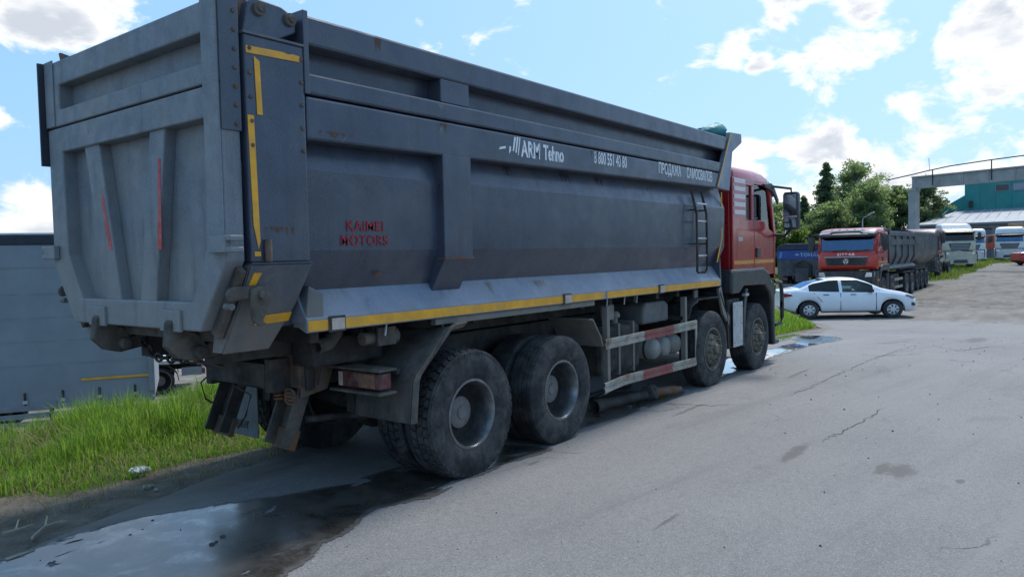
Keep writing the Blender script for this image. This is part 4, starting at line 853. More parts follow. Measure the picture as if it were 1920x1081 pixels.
# --- middle: side guard, tanks, battery box
def rail(x0, z0, x1, z1, bend=0.):
    n = 8; xs_ = np.linspace(x0, x1, n*3+1); zc = np.interp(xs_, [x0, x0+.45, x1], [z0, z0+(z1-z0)*.45/(x1-x0)+bend, z1])
    secs = [(-.055, 0.), (-.05, -.018), (-.018, -.018), (-.012, -.006), (.012, -.006), (.018, -.018), (.05, -.018), (.055, 0.)]
    for i, (a, c, m_) in enumerate(((0, 9, white_dirty), (9, 17, red_dirty), (17, 24, white_dirty))):
        b = B(); b.strip([[(xs_[k], -1.20+dy, zc[k]+dz) for dz, dy in secs] for k in range(a, c+1)]); b.obj('guard_rail', m_, T, solid=.006)
rail(2.29, .895, 4.70, .915); rail(2.26, .415, 4.64, .415, .03)
B().box(4.655, 4.71, -1.215, -1.20, .37, .965).obj('guard_end', white_dirty, T, bevel=.004)
for x in (2.40, 4.42):
    B().box(x-.03, x+.03, -1.19, -1.12, .38, 1.30).obj('guard_post', gusset_grey, T, bevel=.006); B().beam((x, -.46, 1.02), (x, -1.15, 1.02), .06, .05).obj('guard_arm', dark_steel, T)
tank_m = mat('air_tank_paint', (.30, .30, .28), .55, .1, .15, 7., (.18, .16, .13), .55, 5.)
for x in (3.88, 4.18, 4.48):
    B().lathe([(0, -.035), (.06, -.03), (.11, -.008), (.135, .03), (.135, .5), (.11, .54), (0, .56)], c=(x, -1.02, .66), n=24).obj('air_tank', tank_m, T, smooth=50)
    B().lathe([(.139, .1), (.142, .1), (.142, .13), (.139, .13)], c=(x, -1.02, .66), n=24).obj('tank_strap', dark_steel, T)
b = B(); b.prism([(3.55, 1.0), (4.25, 1.0), (4.25, 1.22), (4.15, 1.27), (3.62, 1.27), (3.55, 1.22)], 'xz', -1.02, -.55); b.obj('battery_box', mat('dusty_grey_cover', (.10, .105, .11), .7, 0, .15, 5., DUST, .4), T, bevel=.03)
B().box(2.55, 3.50, -1.0, -.5, .48, 1.05).obj('fuel_tank', dark_steel, T, bevel=.06)
for x in (2.95, 3.30): B().prism([(x-.02, .46), (x+.02, .46), (x+.02, 1.07), (x-.02, 1.07)], 'xz', -1.012, -.49).obj('tank_strap', gusset_grey, T)
B().lathe([(.05, 0), (.05, .07), (.075, .08), (.075, .12), (.05, .15), (0, .155)], c=(3.05, -.88, 1.05), axis='z', n=14).obj('filter_cap', gusset_grey, T, smooth=40)
B().box(2.70, 2.86, -1.0, -.9, 1.12, 1.30).obj('valve_block', gusset_grey, T, bevel=.01)
for (x, y, z) in ((4.75, -.95, 1.24), (5.05, -.95, 1.26)): B().lathe([(.05, -.08), (.06, -.05), (.06, .05), (.05, .08)], c=(x, y, z), n=12).obj('spring_brake', dark_steel, T, smooth=40)
B().box(4.98, 5.10, -1.06, -1.03, 1.18, 1.36).obj('valve_bracket', gusset_grey, T, bevel=.004)
B().beam((3.1, -.45, 1.06), (3.75, -.45, 1.3), .05, .05).obj('stay', dark_steel, T)
for s in (-1, 1):
    # mudguards of the second axle and the bright plate between the steer axles
    P = [(4.52, 1.0), (4.62, 1.16), (4.85, 1.24), (5.5, 1.24), (5.72, 1.12), (5.80, .98)]
    B().strip([[(x, s*.80, z), (x, s*1.18, z)] for x, z in P]).obj('mudguard', dark_steel, T, solid=.02)
    B().strip([[(x, s*.80, z), (x, s*1.2, z)] for x, z in ((5.55, 1.30), (5.68, 1.12), (5.82, .95), (5.86, .45))]).obj('mudguard', dark_steel, T, solid=.03)
    B().box(5.87, 6.35, s*.7, s*1.19, .44, 1.18).obj('step_box', dark_steel, T, bevel=.03)
    pl_ = B().box(5.95, 6.33, s*1.225, s*1.24, .46, 1.13).obj('aluminium_panel', alu_plate, T, bevel=.03)
    for zz_ in (.53, .8, 1.06):
        for xx_ in (5.99, 6.29): B().lathe([(0, s*.006), (.008, s*.006), (.01, 0)], c=(xx_, s*1.24, zz_), n=6).obj('rivet', dark_steel, pl_)
    B().prism([(6.40, .42), (6.46, .42), (6.52, 1.0), (6.62, 1.30), (6.52, 1.32), (6.42, 1.0)], 'xz', s*.95, s*1.22).obj('mudguard', fender_black, T, bevel=.01)
    B().prism([(5.5, 1.35), (5.6, 1.38), (5.75, 1.05), (5.92, .92), (5.88, .80), (5.66, .98)], 'xz', s*1.16, s*1.2).obj('guard_bracket', gusset_grey, T, bevel=.006)
    B().box(6.45, 6.58, s*1.18, s*1.245, 1.20, 1.24).obj('step', alu_plate, T, bevel=.004)
B().box(5.05, 6.3, -.75, .75, .55, 1.15).obj('gearbox', dark_steel, T, bevel=.08); B().box(6.3, 7.9, -.5, .5, .55, 1.2).obj('engine', dark_steel, T, bevel=.08)
B().tube([(1.5, 0, .75), (3.4, 0, .78), (5.0, 0, .8)], .07, 12).obj('drive_shaft', dark_steel, T, smooth=50)
b = B(); b.tube([(5.5, -.35, 1.2), (5.62, -.6, 1.5), (5.85, -.8, 2.3), (5.88, -.8, 2.9)], .07, 12); b.obj('intake_pipe', black_part, T, smooth=50)
b = B(); b.tube([(5.88, .3, 1.2), (5.90, .3, 2.6)], .11, 14); b.obj('hoist_ram', dark_steel, T, smooth=50)
# --- things lying under the lorry
D = thing('drive_shaft_on_ground', 'greasy old drive shaft with joint lying under the grey tipper', 'drive shaft', (3.4, -.95, .012))
b = B(); b.tube([(-.68, .16, .075), (-.55, .14, .078), (-.52, .135, .078)], .078, 16, caps=False); b.tube([(-.55, .14, .078), (.30, .0, .08)], .062, 16); b.obj('shaft_tube', dark_steel, D, smooth=50, bevel=0)
b = B(); b.lathe([(.05, -.10), (.10, -.08), (.10, .06), (.06, .10)], c=(.38, -.02, .10), axis='x', n=14); b.box(.34, .44, -.12, .08, .03, .17); b.obj('universal_joint', dark_steel, D, bevel=.012)
b = B(); b.tube([(.42, -.03, .09), (.62, -.10, .085), (.80, -.16, .08)], .058, 14); b.tube([(.80, -.16, .08), (.90, -.195, .078)], .042, 12); b.obj('spline_end', rust_steel, D, smooth=50)
b = B(); b.tube([(-.15, .25, .04), (.6, .28, .05), (1.0, .22, .04)], .04, 10); o_ = b.obj('hose', black_part, None, smooth=50); o_.name = 'rubber_hose'; o_.location = (3.4, -.55, .014); tag(o_, 'black rubber hose lying behind the drive shaft', 'hose')

# rust runs, mud splashes and rubbed patches on the body
def smear(name, x0, x1, z0, z1, y, col, a=.8, sc=(7., 1., 1.2), y1=None):
    key = 'smear_%.2f_%.2f_%.2f' % col
    if key not in MATS:
        m_, N_, out_ = newmat(key); c_ = N_.n('ShaderNodeTexCoord'); uv = c_.outputs['Generated']; ob_ = c_.outputs['Object']
        sp_ = N_.n('ShaderNodeSeparateXYZ', {0: uv}); fx = N_.math('MULTIPLY', N_.math('MULTIPLY', sp_.outputs[0], N_.math('SUBTRACT', 1., sp_.outputs[0])), 4.)
        st_ = N_.noise(N_.vm('MULTIPLY', ob_, (16., 1., 1.6)).outputs[0], 2.2, 6., .7)
        al = N_.math('MULTIPLY', N_.ramp(N_.math('ADD', st_, N_.math('MULTIPLY', N_.math('SUBTRACT', N_.math('MULTIPLY', sp_.outputs[2], fx), .55), .45)), .46, .66), N_.math('MULTIPLY', N_.math('MULTIPLY', N_.ramp(fx, 0., .6), N_.ramp(sp_.outputs[2], 1., .8)), a))
        p_ = N_.n('ShaderNodeBsdfPrincipled', {'Base Color': c4(col), 'Roughness': .85}); mx_ = N_.n('ShaderNodeMixShader', {0: al, 1: N_.n('ShaderNodeBsdfTransparent').outputs[0], 2: p_.outputs[0]}); N_.t.links.new(mx_.outputs[0], out_.inputs[0]); MATS[key] = m_
    B().add([(x0, y, z0), (x1, y, z0), (x1, y1 or y, z1), (x0, y1 or y, z1)], [(0, 1, 2, 3)]).obj(name, MATS[key], body)
RUST, MUD, PALE = (.16, .07, .03), (.035, .03, .026), (.30, .30, .31)
smear('rust_run', -1.06, -.94, 3.30, 3.53, -1.2772, RUST, .8)
smear('rust_run', -2.08, -1.70, 2.02, 2.12, -1.2772, RUST, .6); smear('rust_run', -1.62, -1.2, 2.70, 2.78, -1.2772, RUST, .5); smear('rust_run', -.42, -.22, 2.84, 2.99, -1.2772, RUST, .6)
smear('rubbed_patch', -.42, -.24, 3.02, 3.13, -1.2774, PALE, .6); smear('rubbed_patch', -.40, -.30, 2.78, 2.96, -1.2776, PALE, .6)
for x0_, x1_, z0_ in ((3.2, 3.5, 2.45), (3.75, 4.05, 2.40), (4.15, 4.45, 2.36), (2.2, 2.45, 2.5), (1.5, 1.8, 2.5), (.5, .8, 2.52)): smear('mud_run', x0_, x1_, z0_, 2.74, -1.209, MUD, .8, y1=-1.128)
smear('rust_run', -1.0, -.86, 1.71, 1.80, -1.125, RUST, .9, y1=-1.145); smear('rust_run', 5.0, 5.5, 1.49, 1.68, -1.203, (.28, .19, .10), .8, y1=-1.078)
smear('rust_run', 1.0, 1.35, 1.49, 1.66, -1.203, (.25, .20, .15), .6, y1=-1.09); smear('rust_run', .3, .55, 1.49, 1.68, -1.203, (.22, .18, .14), .6, y1=-1.078)
smear('mud_run', 1.9, 2.3, 2.82, 2.99, -1.2772, (.05, .045, .04), .7); smear('mud_run', 2.5, 2.7, 2.80, 2.99, -1.2772, (.05, .045, .04), .7)
smear('mud_run', 3.6, 3.9, 2.79, 2.99, -1.2772, (.05, .045, .04), .5)
# ---------------------------------------------------------------- white saloon car crossing ahead
def saloon(root, paint, detail=True):
    xr, xf, Rw = -1.315, 1.32, .315
    st = sorted(set([round(v, 3) for v in list(np.linspace(-2.12, 2.20, 45))+list(np.linspace(xr-.40, xr+.40, 17))+list(np.linspace(xf-.40, xf+.40, 17))]))
    roof = lambda x: np.interp(x, [-2.15, -2.05, -1.75, -1.60, -1.15, -.6, -.1, .25, .55, .80, 1.0, 1.25, 1.6, 1.95, 2.12, 2.2], [.98, 1.04, 1.08, 1.10, 1.335, 1.465, 1.495, 1.46, 1.34, 1.20, 1.09, 1.02, .955, .84, .74, .66])
    belt = lambda x: np.interp(x, [-2.15, -1.7, -.6, .5, 1.0, 1.4, 1.9, 2.2], [.95, 1.02, .975, .94, .94, .90, .78, .62])
    hw = lambda x: np.interp(x, [-2.15, -2.0, -1.6, -.8, .6, 1.4, 1.9, 2.1, 2.2], [.70, .80, .865, .882, .882, .865, .79, .66, .45])
    def bot(x):
        z = np.interp(x, [-2.15, -1.9, -1.6, 1.6, 1.9, 2.2], [.42, .30, .22, .22, .22, .30])
        for xw in (xr, xf):
            d = .375**2-(x-xw)**2
            if d > 0: z = max(z, .315+math.sqrt(d)*.97)
        return z
    rows = []; 
    for x in st:
        w, zb, zl, zr = float(hw(x)), float(bot(x)), float(belt(x)), float(roof(x)); zr = max(zr, zl+.012); k = float(np.clip((zr-zl)/.45, 0, 1))
        zs = max(zb, .30)
        r = [(w*.93, zb), (w*.985, zb+(zl-zb)*.12), (w, zb+(zl-zb)*.45), (w*.995, zb+(zl-zb)*.70), (w*.97, zl-.015), (w*.945, zl), (w*(.93-.10*k), zl+(zr-zl)*.48), (w*(.90-.17*k), zl+(zr-zl)*.86), (w*(.84-.22*k), zl+(zr-zl)*.965), (w*.35, zr), (0, zr+.004)]
        rows.append([(x, y, z) for y, z in r]+[(x, -y, z) for y, z in r[-2::-1]])
    n = len(rows[0]); body, glass, wind = B(), B(), B()
    allv = [p for r in rows for p in r]
    fb, fg, fw = [], [], []
    for i in range(len(rows)-1):
        xm = (st[i]+st[i+1])/2
        for k in range(n-1):
            kk = k if k < n//2 else n-2-k; f = (i*n+k, i*n+k+1, (i+1)*n+k+1, (i+1)*n+k)
            side = kk in (5, 6) and ((-1.30 < xm < -.36) or (-.28 < xm < .72))
            scr = kk in (8, 9) and ((.30 < xm < .92) or (-1.58 < xm < -.78))
            (fg if side else fw if scr else fb).append(f)
    def mk(fs): b = B(); b.v = list(allv); b.f = fs; return b
    def clean(o):
        bm = bmesh.new(); bm.from_mesh(o.data); bmesh.ops.delete(bm, geom=[v for v in bm.verts if not v.link_faces], context='VERTS'); bm.to_mesh(o.data); bm.free(); o.data.shade_smooth(); o.data.set_sharp_from_angle(angle=R_(50)); return o
    ends = mk(fb); ends.f += [tuple(range(n)), tuple((len(rows)-1)*n+k for k in range(n-1, -1, -1))]
    bo = clean(ends.obj('body', paint, root))
    g2 = clean(mk(fg).obj('tmp', dark_pane)); me = g2.data; bpy.data.objects.remove(g2)
    bm = bmesh.new(); bm.from_mesh(me)
    # split the side glass into its four panes
    groups = {}
    for f in bm.faces: c = f.calc_center_median(); groups.setdefault((c.y > 0, c.x > -.32), []).append([v.co.copy() for v in f.verts])
    bm.free()
    for (left, frontp), fs in groups.items():
        b = B()
        for vs in fs: b.add([(v.x, v.y*.985, v.z) for v in vs], [tuple(range(len(vs)))])
        b.obj('window', pane if frontp else dark_pane, bo, merge=True)
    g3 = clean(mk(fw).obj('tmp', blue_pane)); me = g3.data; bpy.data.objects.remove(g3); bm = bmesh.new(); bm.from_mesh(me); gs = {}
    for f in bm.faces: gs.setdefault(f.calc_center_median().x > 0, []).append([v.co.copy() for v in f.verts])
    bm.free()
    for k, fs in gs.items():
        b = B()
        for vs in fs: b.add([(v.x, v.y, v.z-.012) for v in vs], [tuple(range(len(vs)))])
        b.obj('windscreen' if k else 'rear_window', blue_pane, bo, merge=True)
    B().box(-1.95, 1.9, -.6, .6, .25, .55).obj('underbody', dark_interior, root)
    B().box(-1.0, .7, -.72, .72, .30, .40).obj('cabin_floor', dark_interior, root)
    for y in (-.38, .38):
        b = B(); b.box(-.25, .28, y-.24, y+.24, .40, .58); b.prism([(-.36, .55), (-.16, .55), (-.36, 1.08), (-.50, 1.08)], 'xz', y-.22, y+.22); b.prism([(-.50, 1.1), (-.40, 1.1), (-.43, 1.27), (-.50, 1.27)], 'xz', y-.12, y+.12); b.obj('seat', dark_interior, root, bevel=.04)
    B().prism([(-1.3, .5), (-.75, .5), (-.85, .62), (-1.15, .68), (-1.32, 1.02), (-1.45, 1.02)], 'xz', -.65, .65).obj('rear_seat', dark_interior, root, bevel=.03)
    B().box(.55, .95, -.72, .72, .55, .92).obj('dashboard', dark_interior, root, bevel=.05)
    if not detail: pass
    for x in (xr, xf):
        for s in (-1, 1):
            c = (x, s*.78, Rw); w = B(); w.lathe([(.20, s*.07), (.195, s*.085), (.17, s*.088), (.06, s*.10), (0, s*.10)], n=28); wh = w.obj('wheel', mat('silver_wheel_trim', (.50, .52, .55), .35, .4, .06), root, smooth=40, loc=c)
            sl = B()
            for k in range(7):
                a = 2*math.pi*k/7; t = B()
                P = [(.085*math.cos(a-.16), .085*math.sin(a-.16)), (.165*math.cos(a-.16), .165*math.sin(a-.16)), (.165*math.cos(a+.16), .165*math.sin(a+.16)), (.085*math.cos(a+.16), .085*math.sin(a+.16))]
                sl.prism(P, 'xz', s*.085, s*.102)
            tag(sl.obj('trim_slots', dark_interior, wh), kind='stuff')
            t = B(); t.lathe([(.19, -.09), (.21, -.10), (.29, -.095), (Rw, -.07), (Rw, .07), (.29, .095), (.21, .10), (.19, .09)], n=36, closed=True); t.obj('tyre', tyre_mat, wh, smooth=35)
            a = B(); a.lathe([(.372, -.16), (.38, .06)], c=(x, s*.80-(.05 if s > 0 else -.05), .33), n=30); 
            arch = B(); Lp = [[(x+.385*math.cos(t_), s*y, .315+.375*math.sin(t_)) for t_ in np.linspace(-.15, math.pi+.15, 18)] for y in (.50, .84)]; arch.strip(Lp).obj('wheel_arch', dark_interior, root)
    # door gaps, handles, trim
    for s in (-1, 1):
        yy = lambda x, z: s*(float(hw(x))+.002)
        for x0, x1 in ((-.32, -.30), (.80, .78), (-1.02, -1.17)):
            b = B(); zz_ = [(.30, .26), (.60, .55), (.92, .93)]
            P = [(x0, .30), (x0+(0 if x0 > -1 else -.0), .93)] if x0 > -1 else [(-.90, .62), (-1.17, .95)]
            b.beam((P[0][0], s*.886, P[0][1]), (P[1][0], s*(.862 if x0 > -1 else .855), P[1][1]), .016, .014, (0, 1, 0)); b.obj('door_gap', dark_interior, bo)
        for x in (-.78, .08):
            b = B(); b.box(x-.09, x+.09, s*.865-.02, s*.865+.03, .865, .892); b.obj('door_handle', black_part, bo, bevel=.01)
        b = B(); b.loft([[(.62+dx, s*(.90+dy)-.0, .98+dz) for dx, dy, dz in ((-.05*k, -.08*k, -.05*k), (.06*k, -.07*k, -.045*k), (.07*k, .1*k, -.02*k), (.06*k, .1*k, .07*k), (-.05*k, .09*k, .07*k), (-.06*k, -.08*k, .05*k))] for k in (1.,)]+[[(.58, s*.98, .99)]*6]).obj('door_mirror', black_part, bo, smooth=60)
        b = B(); b.prism([(1.66, .80), (1.95, .715), (2.06, .70), (2.02, .76), (1.80, .85)], 'xz', s*.50, s*.795); hl = b.obj('headlight', mat('headlamp_lens', (.25, .27, .3), .12, .3, .2), bo, bevel=.02)
        b = B(); b.prism([(1.80, .42), (2.06, .44), (2.06, .50), (1.98, .56), (1.82, .555)], 'xz', s*.50, s*.775); b.obj('fog_lamp_recess', black_part, bo, bevel=.02); b = B(); b.prism([(1.86, .395), (2.08, .41), (2.08, .43), (1.86, .415)], 'xz', s*.5, s*.775); b.obj('bumper_trim', chrome, bo)
        b = B(); b.prism([(-2.145, .80), (-1.86, .845), (-1.84, .875), (-1.92, .93), (-2.13, .955)], 'xz', s*.62, s*.845); b.obj('tail_light', mat('tail_light_red', (.20, .012, .012), .2, 0, .1), bo, bevel=.02)
        b = B(); b.box(-.95, .95, s*.86, s*.872, .22, .275); b.obj('sill', black_part, bo, bevel=.01)
        b = B(); b.box(xr-.42, xr-.40, s*.62, s*.84, .17, .40); b.obj('mud_flap', black_part, root); b = B(); b.box(xf-.45, xf-.43, s*.64, s*.84, .15, .38); b.obj('mud_flap', black_part, root)
        b = B(); pts = [(-1.34, 1.02), (-1.05, 1.28), (-.6, 1.40), (-.1, 1.425), (.28, 1.36), (.76, .98)]; 
    B().box(2.10, 2.19, -.45, .45, .50, .66).obj('grille', black_part, bo, bevel=.02)
    return bo
p_r = CAM+pray(1518, 596)*((-.375-CAM.z)/pray(1518, 596).z); p_f = CAM+pray(1673, 594)*((-.375-CAM.z)/pray(1673, 594).z)
mid = (p_r+p_f)/2; ang = math.atan2(p_f.y-p_r.y, p_f.x-p_r.x); nrm = Vector((math.sin(ang), -math.cos(ang), 0)); 
if nrm.dot(CAM-mid) < 0: nrm = -nrm
c0 = mid-nrm*.84; c0.z = float(gz(c0.x, c0.y, False))+.02
CAR = thing('sedan_car', 'white four-door saloon car crossing the road ahead with driver inside', 'car', c0, ang)
saloon(CAR, white_body); CAR.scale = (1, 1, .90)
# the driver: one skinned figure, seated, arms forward to the wheel
def driver(root_loc, rz):
    J = dict(pel=(-.02, 0, .62), sp=(-.10, 0, .82), ch=(-.16, 0, 1.02), nk=(-.15, 0, 1.13), hd=(-.12, 0, 1.20), ht=(-.11, 0, 1.31), shl=(-.14, .17, 1.05), ell=(.06, .24, .86), hal=(.30, .16, .92), shr=(-.14, -.17, 1.05), elr=(.06, -.24, .86), har=(.30, -.16, .92), hpl=(.0, .1, .60), knl=(.42, .14, .66), ftl=(.58, .14, .42), hpr=(.0, -.1, .60), knr=(.42, -.14, .66), ftr=(.58, -.14, .42))
    rad = dict(pel=.15, sp=.14, ch=.15, nk=.06, hd=.085, ht=.08, shl=.07, ell=.05, hal=.04, shr=.07, elr=.05, har=.04, hpl=.09, knl=.07, ftl=.05, hpr=.09, knr=.07, ftr=.05)
    E_ = [('pel', 'sp'), ('sp', 'ch'), ('ch', 'nk'), ('nk', 'hd'), ('hd', 'ht'), ('ch', 'shl'), ('shl', 'ell'), ('ell', 'hal'), ('ch', 'shr'), ('shr', 'elr'), ('elr', 'har'), ('pel', 'hpl'), ('hpl', 'knl'), ('knl', 'ftl'), ('pel', 'hpr'), ('hpr', 'knr'), ('knr', 'ftr')]
    ks = list(J); me = bpy.data.meshes.new('person'); me.from_pydata([J[k] for k in ks], [(ks.index(a), ks.index(b_)) for a, b_ in E_], [])
    o = bpy.data.objects.new('person', me); link(o); md = o.modifiers.new('skin', 'SKIN'); 
    for i, k in enumerate(ks): me.skin_vertices[0].data[i].radius = (rad[k], rad[k]); me.skin_vertices[0].data[i].use_root = (k == 'pel')
    sb = o.modifiers.new('sub', 'SUBSURF'); sb.levels = sb.render_levels = 2
    m_, N_, out_ = newmat('person_skin_and_clothes'); z = N_.n('ShaderNodeSeparateXYZ', {0: N_.n('ShaderNodeTexCoord').outputs['Object']}).outputs[2]
    pr = N_.n('ShaderNodeBsdfPrincipled', {'Base Color': N_.mix(N_.math('GREATER_THAN', z, 1.115), (.05, .05, .06, 1), (.52, .31, .23, 1)), 'Roughness': .7}); N_.t.links.new(pr.outputs[0], out_.inputs[0]); me.materials.append(m_)
    o.location = root_loc; o.rotation_euler = (0, 0, rz)
    h = B(); h.lathe([(.0, .125), (.06, .11), (.098, .06), (.105, 0), (.09, -.05), (.08, -.07)], c=(-.135, 0, 1.255), axis='z', n=16); h.obj('hair', hair_m, o, smooth=60)
    f = B(); f.lathe([(0, .03), (.014, 0), (.018, -.015)], c=(-.02, 0, 1.225), axis='x', n=8); f.obj('nose', skin, o, smooth=60)
    for s in (-1, 1): f = B(); f.lathe([(0, .008), (.011, .0)], c=(-.030, s*.032, 1.25), axis='x', n=8); f.obj('eye', hair_m, o); f = B(); f.lathe([(0, s*.012), (.022, 0), (.02, -s*.01)], c=(-.11, s*.09, 1.235), n=8); f.obj('ear', skin, o)
    return tag(o, 'dark-haired driver in dark top sitting inside the white saloon', 'person')
dl = c0+Matrix.Rotation(ang, 3, 'Z') @ Vector((-.12, .38, -.04)); driver(dl, ang).scale = (1, 1, .90)

# ---------------------------------------------------------------- red tipper facing us, and the row behind it
def simple_tipper(root, x0, x1, m, hw=1.22, zt=3.05, zb=1.45, posts=5, rails=True):
    b = B(); P = [(-hw+.08, zt-.05), (-hw+.08, zb+.45), (-hw+.28, zb), (hw-.28, zb), (hw-.08, zb+.45), (hw-.08, zt-.05), (hw-.14, zt-.05), (hw-.14, zb+.48), (hw-.32, zb+.08), (-hw+.32, zb+.08), (-hw+.14, zb+.48), (-hw+.14, zt-.05)]
    bo = b.prism(P, 'yz', x0, x1).obj('tipper_body', m, root, bevel=.012)
    for x in (x0, x1): B().prism([(-hw+.1, zt-.03), (-hw+.1, zb+.45), (-hw+.3, zb), (hw-.3, zb), (hw-.1, zb+.45), (hw-.1, zt-.03)], 'yz', x-.03, x+.03).obj('end_wall', m, bo)
    for s in (-1, 1):
        B().box(x0, x1, s*(hw-.14), s*hw, zt-.2, zt).obj('top_rail', m, bo, bevel=.015)
        B().box(x0+.05, x1-.05, s*(hw-.14), s*(hw-.01), zt-.62, zt-.36).obj('side_rail', slate_body, bo, bevel=.012)
        B().prism([(s*(hw-.3), zb+.16), (s*(hw-.02), zb-.02), (s*(hw-.02), zb-.1), (s*(hw-.3), zb-.1)], 'yz', x0, x1).obj('side_ledge', slate_body, bo)
        for k in range(posts):
            x = x0+.12+(x1-x0-.24)*k/(posts-1)
            B().loft([[(x-.09, s*(hw-.3), z), (x+.09, s*(hw-.3), z), (x+.09, s*y, z), (x-.09, s*y, z)] for z, y in ((zb+.05, hw-.2), (zb+.45, hw-.01), (zt-.1, hw-.01))]).obj('side_post', m, bo, bevel=.01)
    return bo
S = thing('red_tipper_truck', 'orange-red tipper lorry facing us behind the white saloon', 'dump truck', (31.35, 2.86, float(gz(30, 2.8, False))), math.pi)
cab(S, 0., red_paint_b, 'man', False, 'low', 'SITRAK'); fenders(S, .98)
chassis(S, -6.4, 1.9)
axle_set(S, .98, 'front', .525, .537); axle_set(S, -.90, 'front', .525, .537); axle_set(S, -4.2, 'rear', .525, .537); axle_set(S, -5.58, 'rear', .525, .537)
simple_tipper(S, -6.6, -.35, slate_body); B().box(-.75, .6, -1.2, 1.2, 3.03, 3.14).obj('headboard_visor', navy_tarp, S, bevel=.01); B().box(-.38, -.30, -1.22, 1.22, 1.5, 3.1).obj('headboard', slate_body, S)
for s in (-1, 1):
    B().box(-3.4, -1.55, s*1.15, s*1.19, .80, .92).obj('guard_rail', white_dirty, S); B().box(-3.4, -1.55, s*1.15, s*1.19, .45, .57).obj('guard_rail', white_dirty, S)
    B().box(-.35, .25, s*.75, s*1.2, .45, 1.2).obj('step_box', dark_steel, S, bevel=.03); B().box(-3.3, -1.7, s*.55, s*1.05, .5, 1.1).obj('fuel_tank', dark_steel, S, bevel=.06)
    B().box(-6.3, -3.5, s*.55, s*1.2, 1.10, 1.16).obj('mudguard', dark_steel, S)
B().box(-2.5, .3, -.6, .6, .5, 1.15).obj('engine', dark_steel, S, bevel=.06)
# half-round tipping semi-trailer behind it
def tip_trailer(label, loc, rz, L=8.0, m=slate_body, cover=True, name='tipper_trailer'):
    t = thing(name, label, 'trailer', loc, rz)
    P = [(1.22*math.cos(a), 2.15+1.0*math.sin(a)) for a in np.linspace(math.pi, 2*math.pi, 15)]
    prof = [(-1.22, 3.0)]+P+[(1.22, 3.0)]; inn = [(x*.95, z+.05 if z < 2.9 else z) for x, z in prof[::-1]]
    b = B().prism(prof+inn, 'yz', -L, 0).obj('tipper_body', m, t, smooth=30)
    for x in (-L, 0): B().prism(prof, 'yz', x-.03, x+.03).obj('end_wall', m, b)
    for s in (-1, 1):
        B().box(-L, 0, s*1.2, s*1.28, 2.86, 3.02).obj('top_rail', m, b, bevel=.015)
        for k in range(2):
            x = -.1-(L-.2)*k; B().prism([(s*1.22, 3.0), (s*1.27, 3.0), (s*1.27, 2.1), (s*1.1, 1.6), (s*.75, 1.28), (s*.70, 1.30), (s*1.05, 1.62), (s*1.21, 2.1)], 'yz', x-.07, x+.07).obj('rib', m, b)
        B().prism([(-L, .95), (0, .95), (0, 1.25), (-L, 1.25)], 'xz', s*.42, s*.52).obj('chassis_rail', dark_steel, t)
        B().box(-L+3.9, -L+4.8, s*1.0, s*1.15, .5, .62).obj('guard_rail', trailer_metal, t)
        B().box(-L+.2, -L+4.0, s*.7, s*1.22, 1.08, 1.13).obj('mudguard', dark_steel, t)
    for k in range(3):
        x = -L+.75+1.31*k
        for s in (-1, 1): wheel(t, x, s*1.08, .52, s, 'rear', 'plain', .53, .38)
        B().tube([(x, -1, .52), (x, 1, .52)], .06, 8).obj('axle', dark_steel, t)
    if cover: B().prism([(-1.2, 3.0), (-.8, 3.14), (.8, 3.14), (1.2, 3.0)], 'yz', -L+.05, -.05).obj('tarp_cover', navy_tarp, t)
    B().box(-.6, -.3, -.7, .7, .0, 1.0).obj('landing_gear', dark_steel, t, bevel=.05)
    return t
tz = float(gz(42, 3, False))
tip_trailer('dark half-round tipping trailer parked right behind the orange-red tipper', (38.0, 3.0, tz), math.pi, 7.6).rotation_euler = (0, 0, 0)
bpy.data.objects['tipper_trailer'].location = (46.0, 3.0, tz)
# grey trailer with the blue band, behind the white saloon
TN = thing('blue_band_trailer', 'grey tipping trailer with blue band and navy cover left of the orange-red tipper', 'trailer', (33.6, 5.95, float(gz(33, 6, False))), 0)
bb = B().prism([(-1.25, 1.0), (1.25, 1.0), (1.25, 2.30), (-1.25, 2.30)], 'yz', 0, 6).obj('tipper_body', slate_body, TN, bevel=.015)
B().prism([(-1.26, 1.86), (1.26, 1.86), (1.26, 2.28), (-1.26, 2.28)], 'yz', -.03, -.001).obj('blue_band', blue_band, bb)
B().prism([(1.05, 1.90), (1.17, 1.90), (1.10, 2.22), (.98, 2.22)], 'yz', -.036, -.031).obj('slanted_mark', mat('light_blue_mark', (.10, .2, .5), .5), bb)
text('lettering', 'ТОНАР', stencil('pale_blue_letters', (.40, .5, .68), 0, 0, .3), bb, .22, (-.034, .12, 1.98), ROT_REAR, 1.2, .001, .006, 1.1)
b = B(); b.prism([(.30, 1.99), (.16, 2.07), (.30, 2.15), (.27, 2.09), (.36, 2.09), (.36, 2.05), (.27, 2.05)], 'yz', -.036, -.032); b.obj('arrow_mark', MATS['pale_blue_letters'], bb)
B().prism([(-1.3, 2.30), (1.3, 2.30), (1.22, 2.50), (.9, 2.62), (-.9, 2.62), (-1.22, 2.50)], 'yz', -.05, 6).obj('tarp_cover', navy_tarp, TN, bevel=.03)
B().prism([(-.45, 1.0), (.45, 1.0), (.45, 1.55), (0, 1.8), (-.45, 1.55)], 'yz', -.10, -.001).obj('chute_hood', dark_steel, bb, bevel=.02); B().prism([(-.33, .7), (.33, .7), (.33, 1.4), (-.33, 1.4)], 'yz', -.14, -.10).obj('chute_door', slate_body, bb, bevel=.02)
for k in range(2):
    for s in (-1, 1): wheel(TN, 1.0+1.3*k, s*1.05, .52, s, 'rear', 'plain', .53, .36)
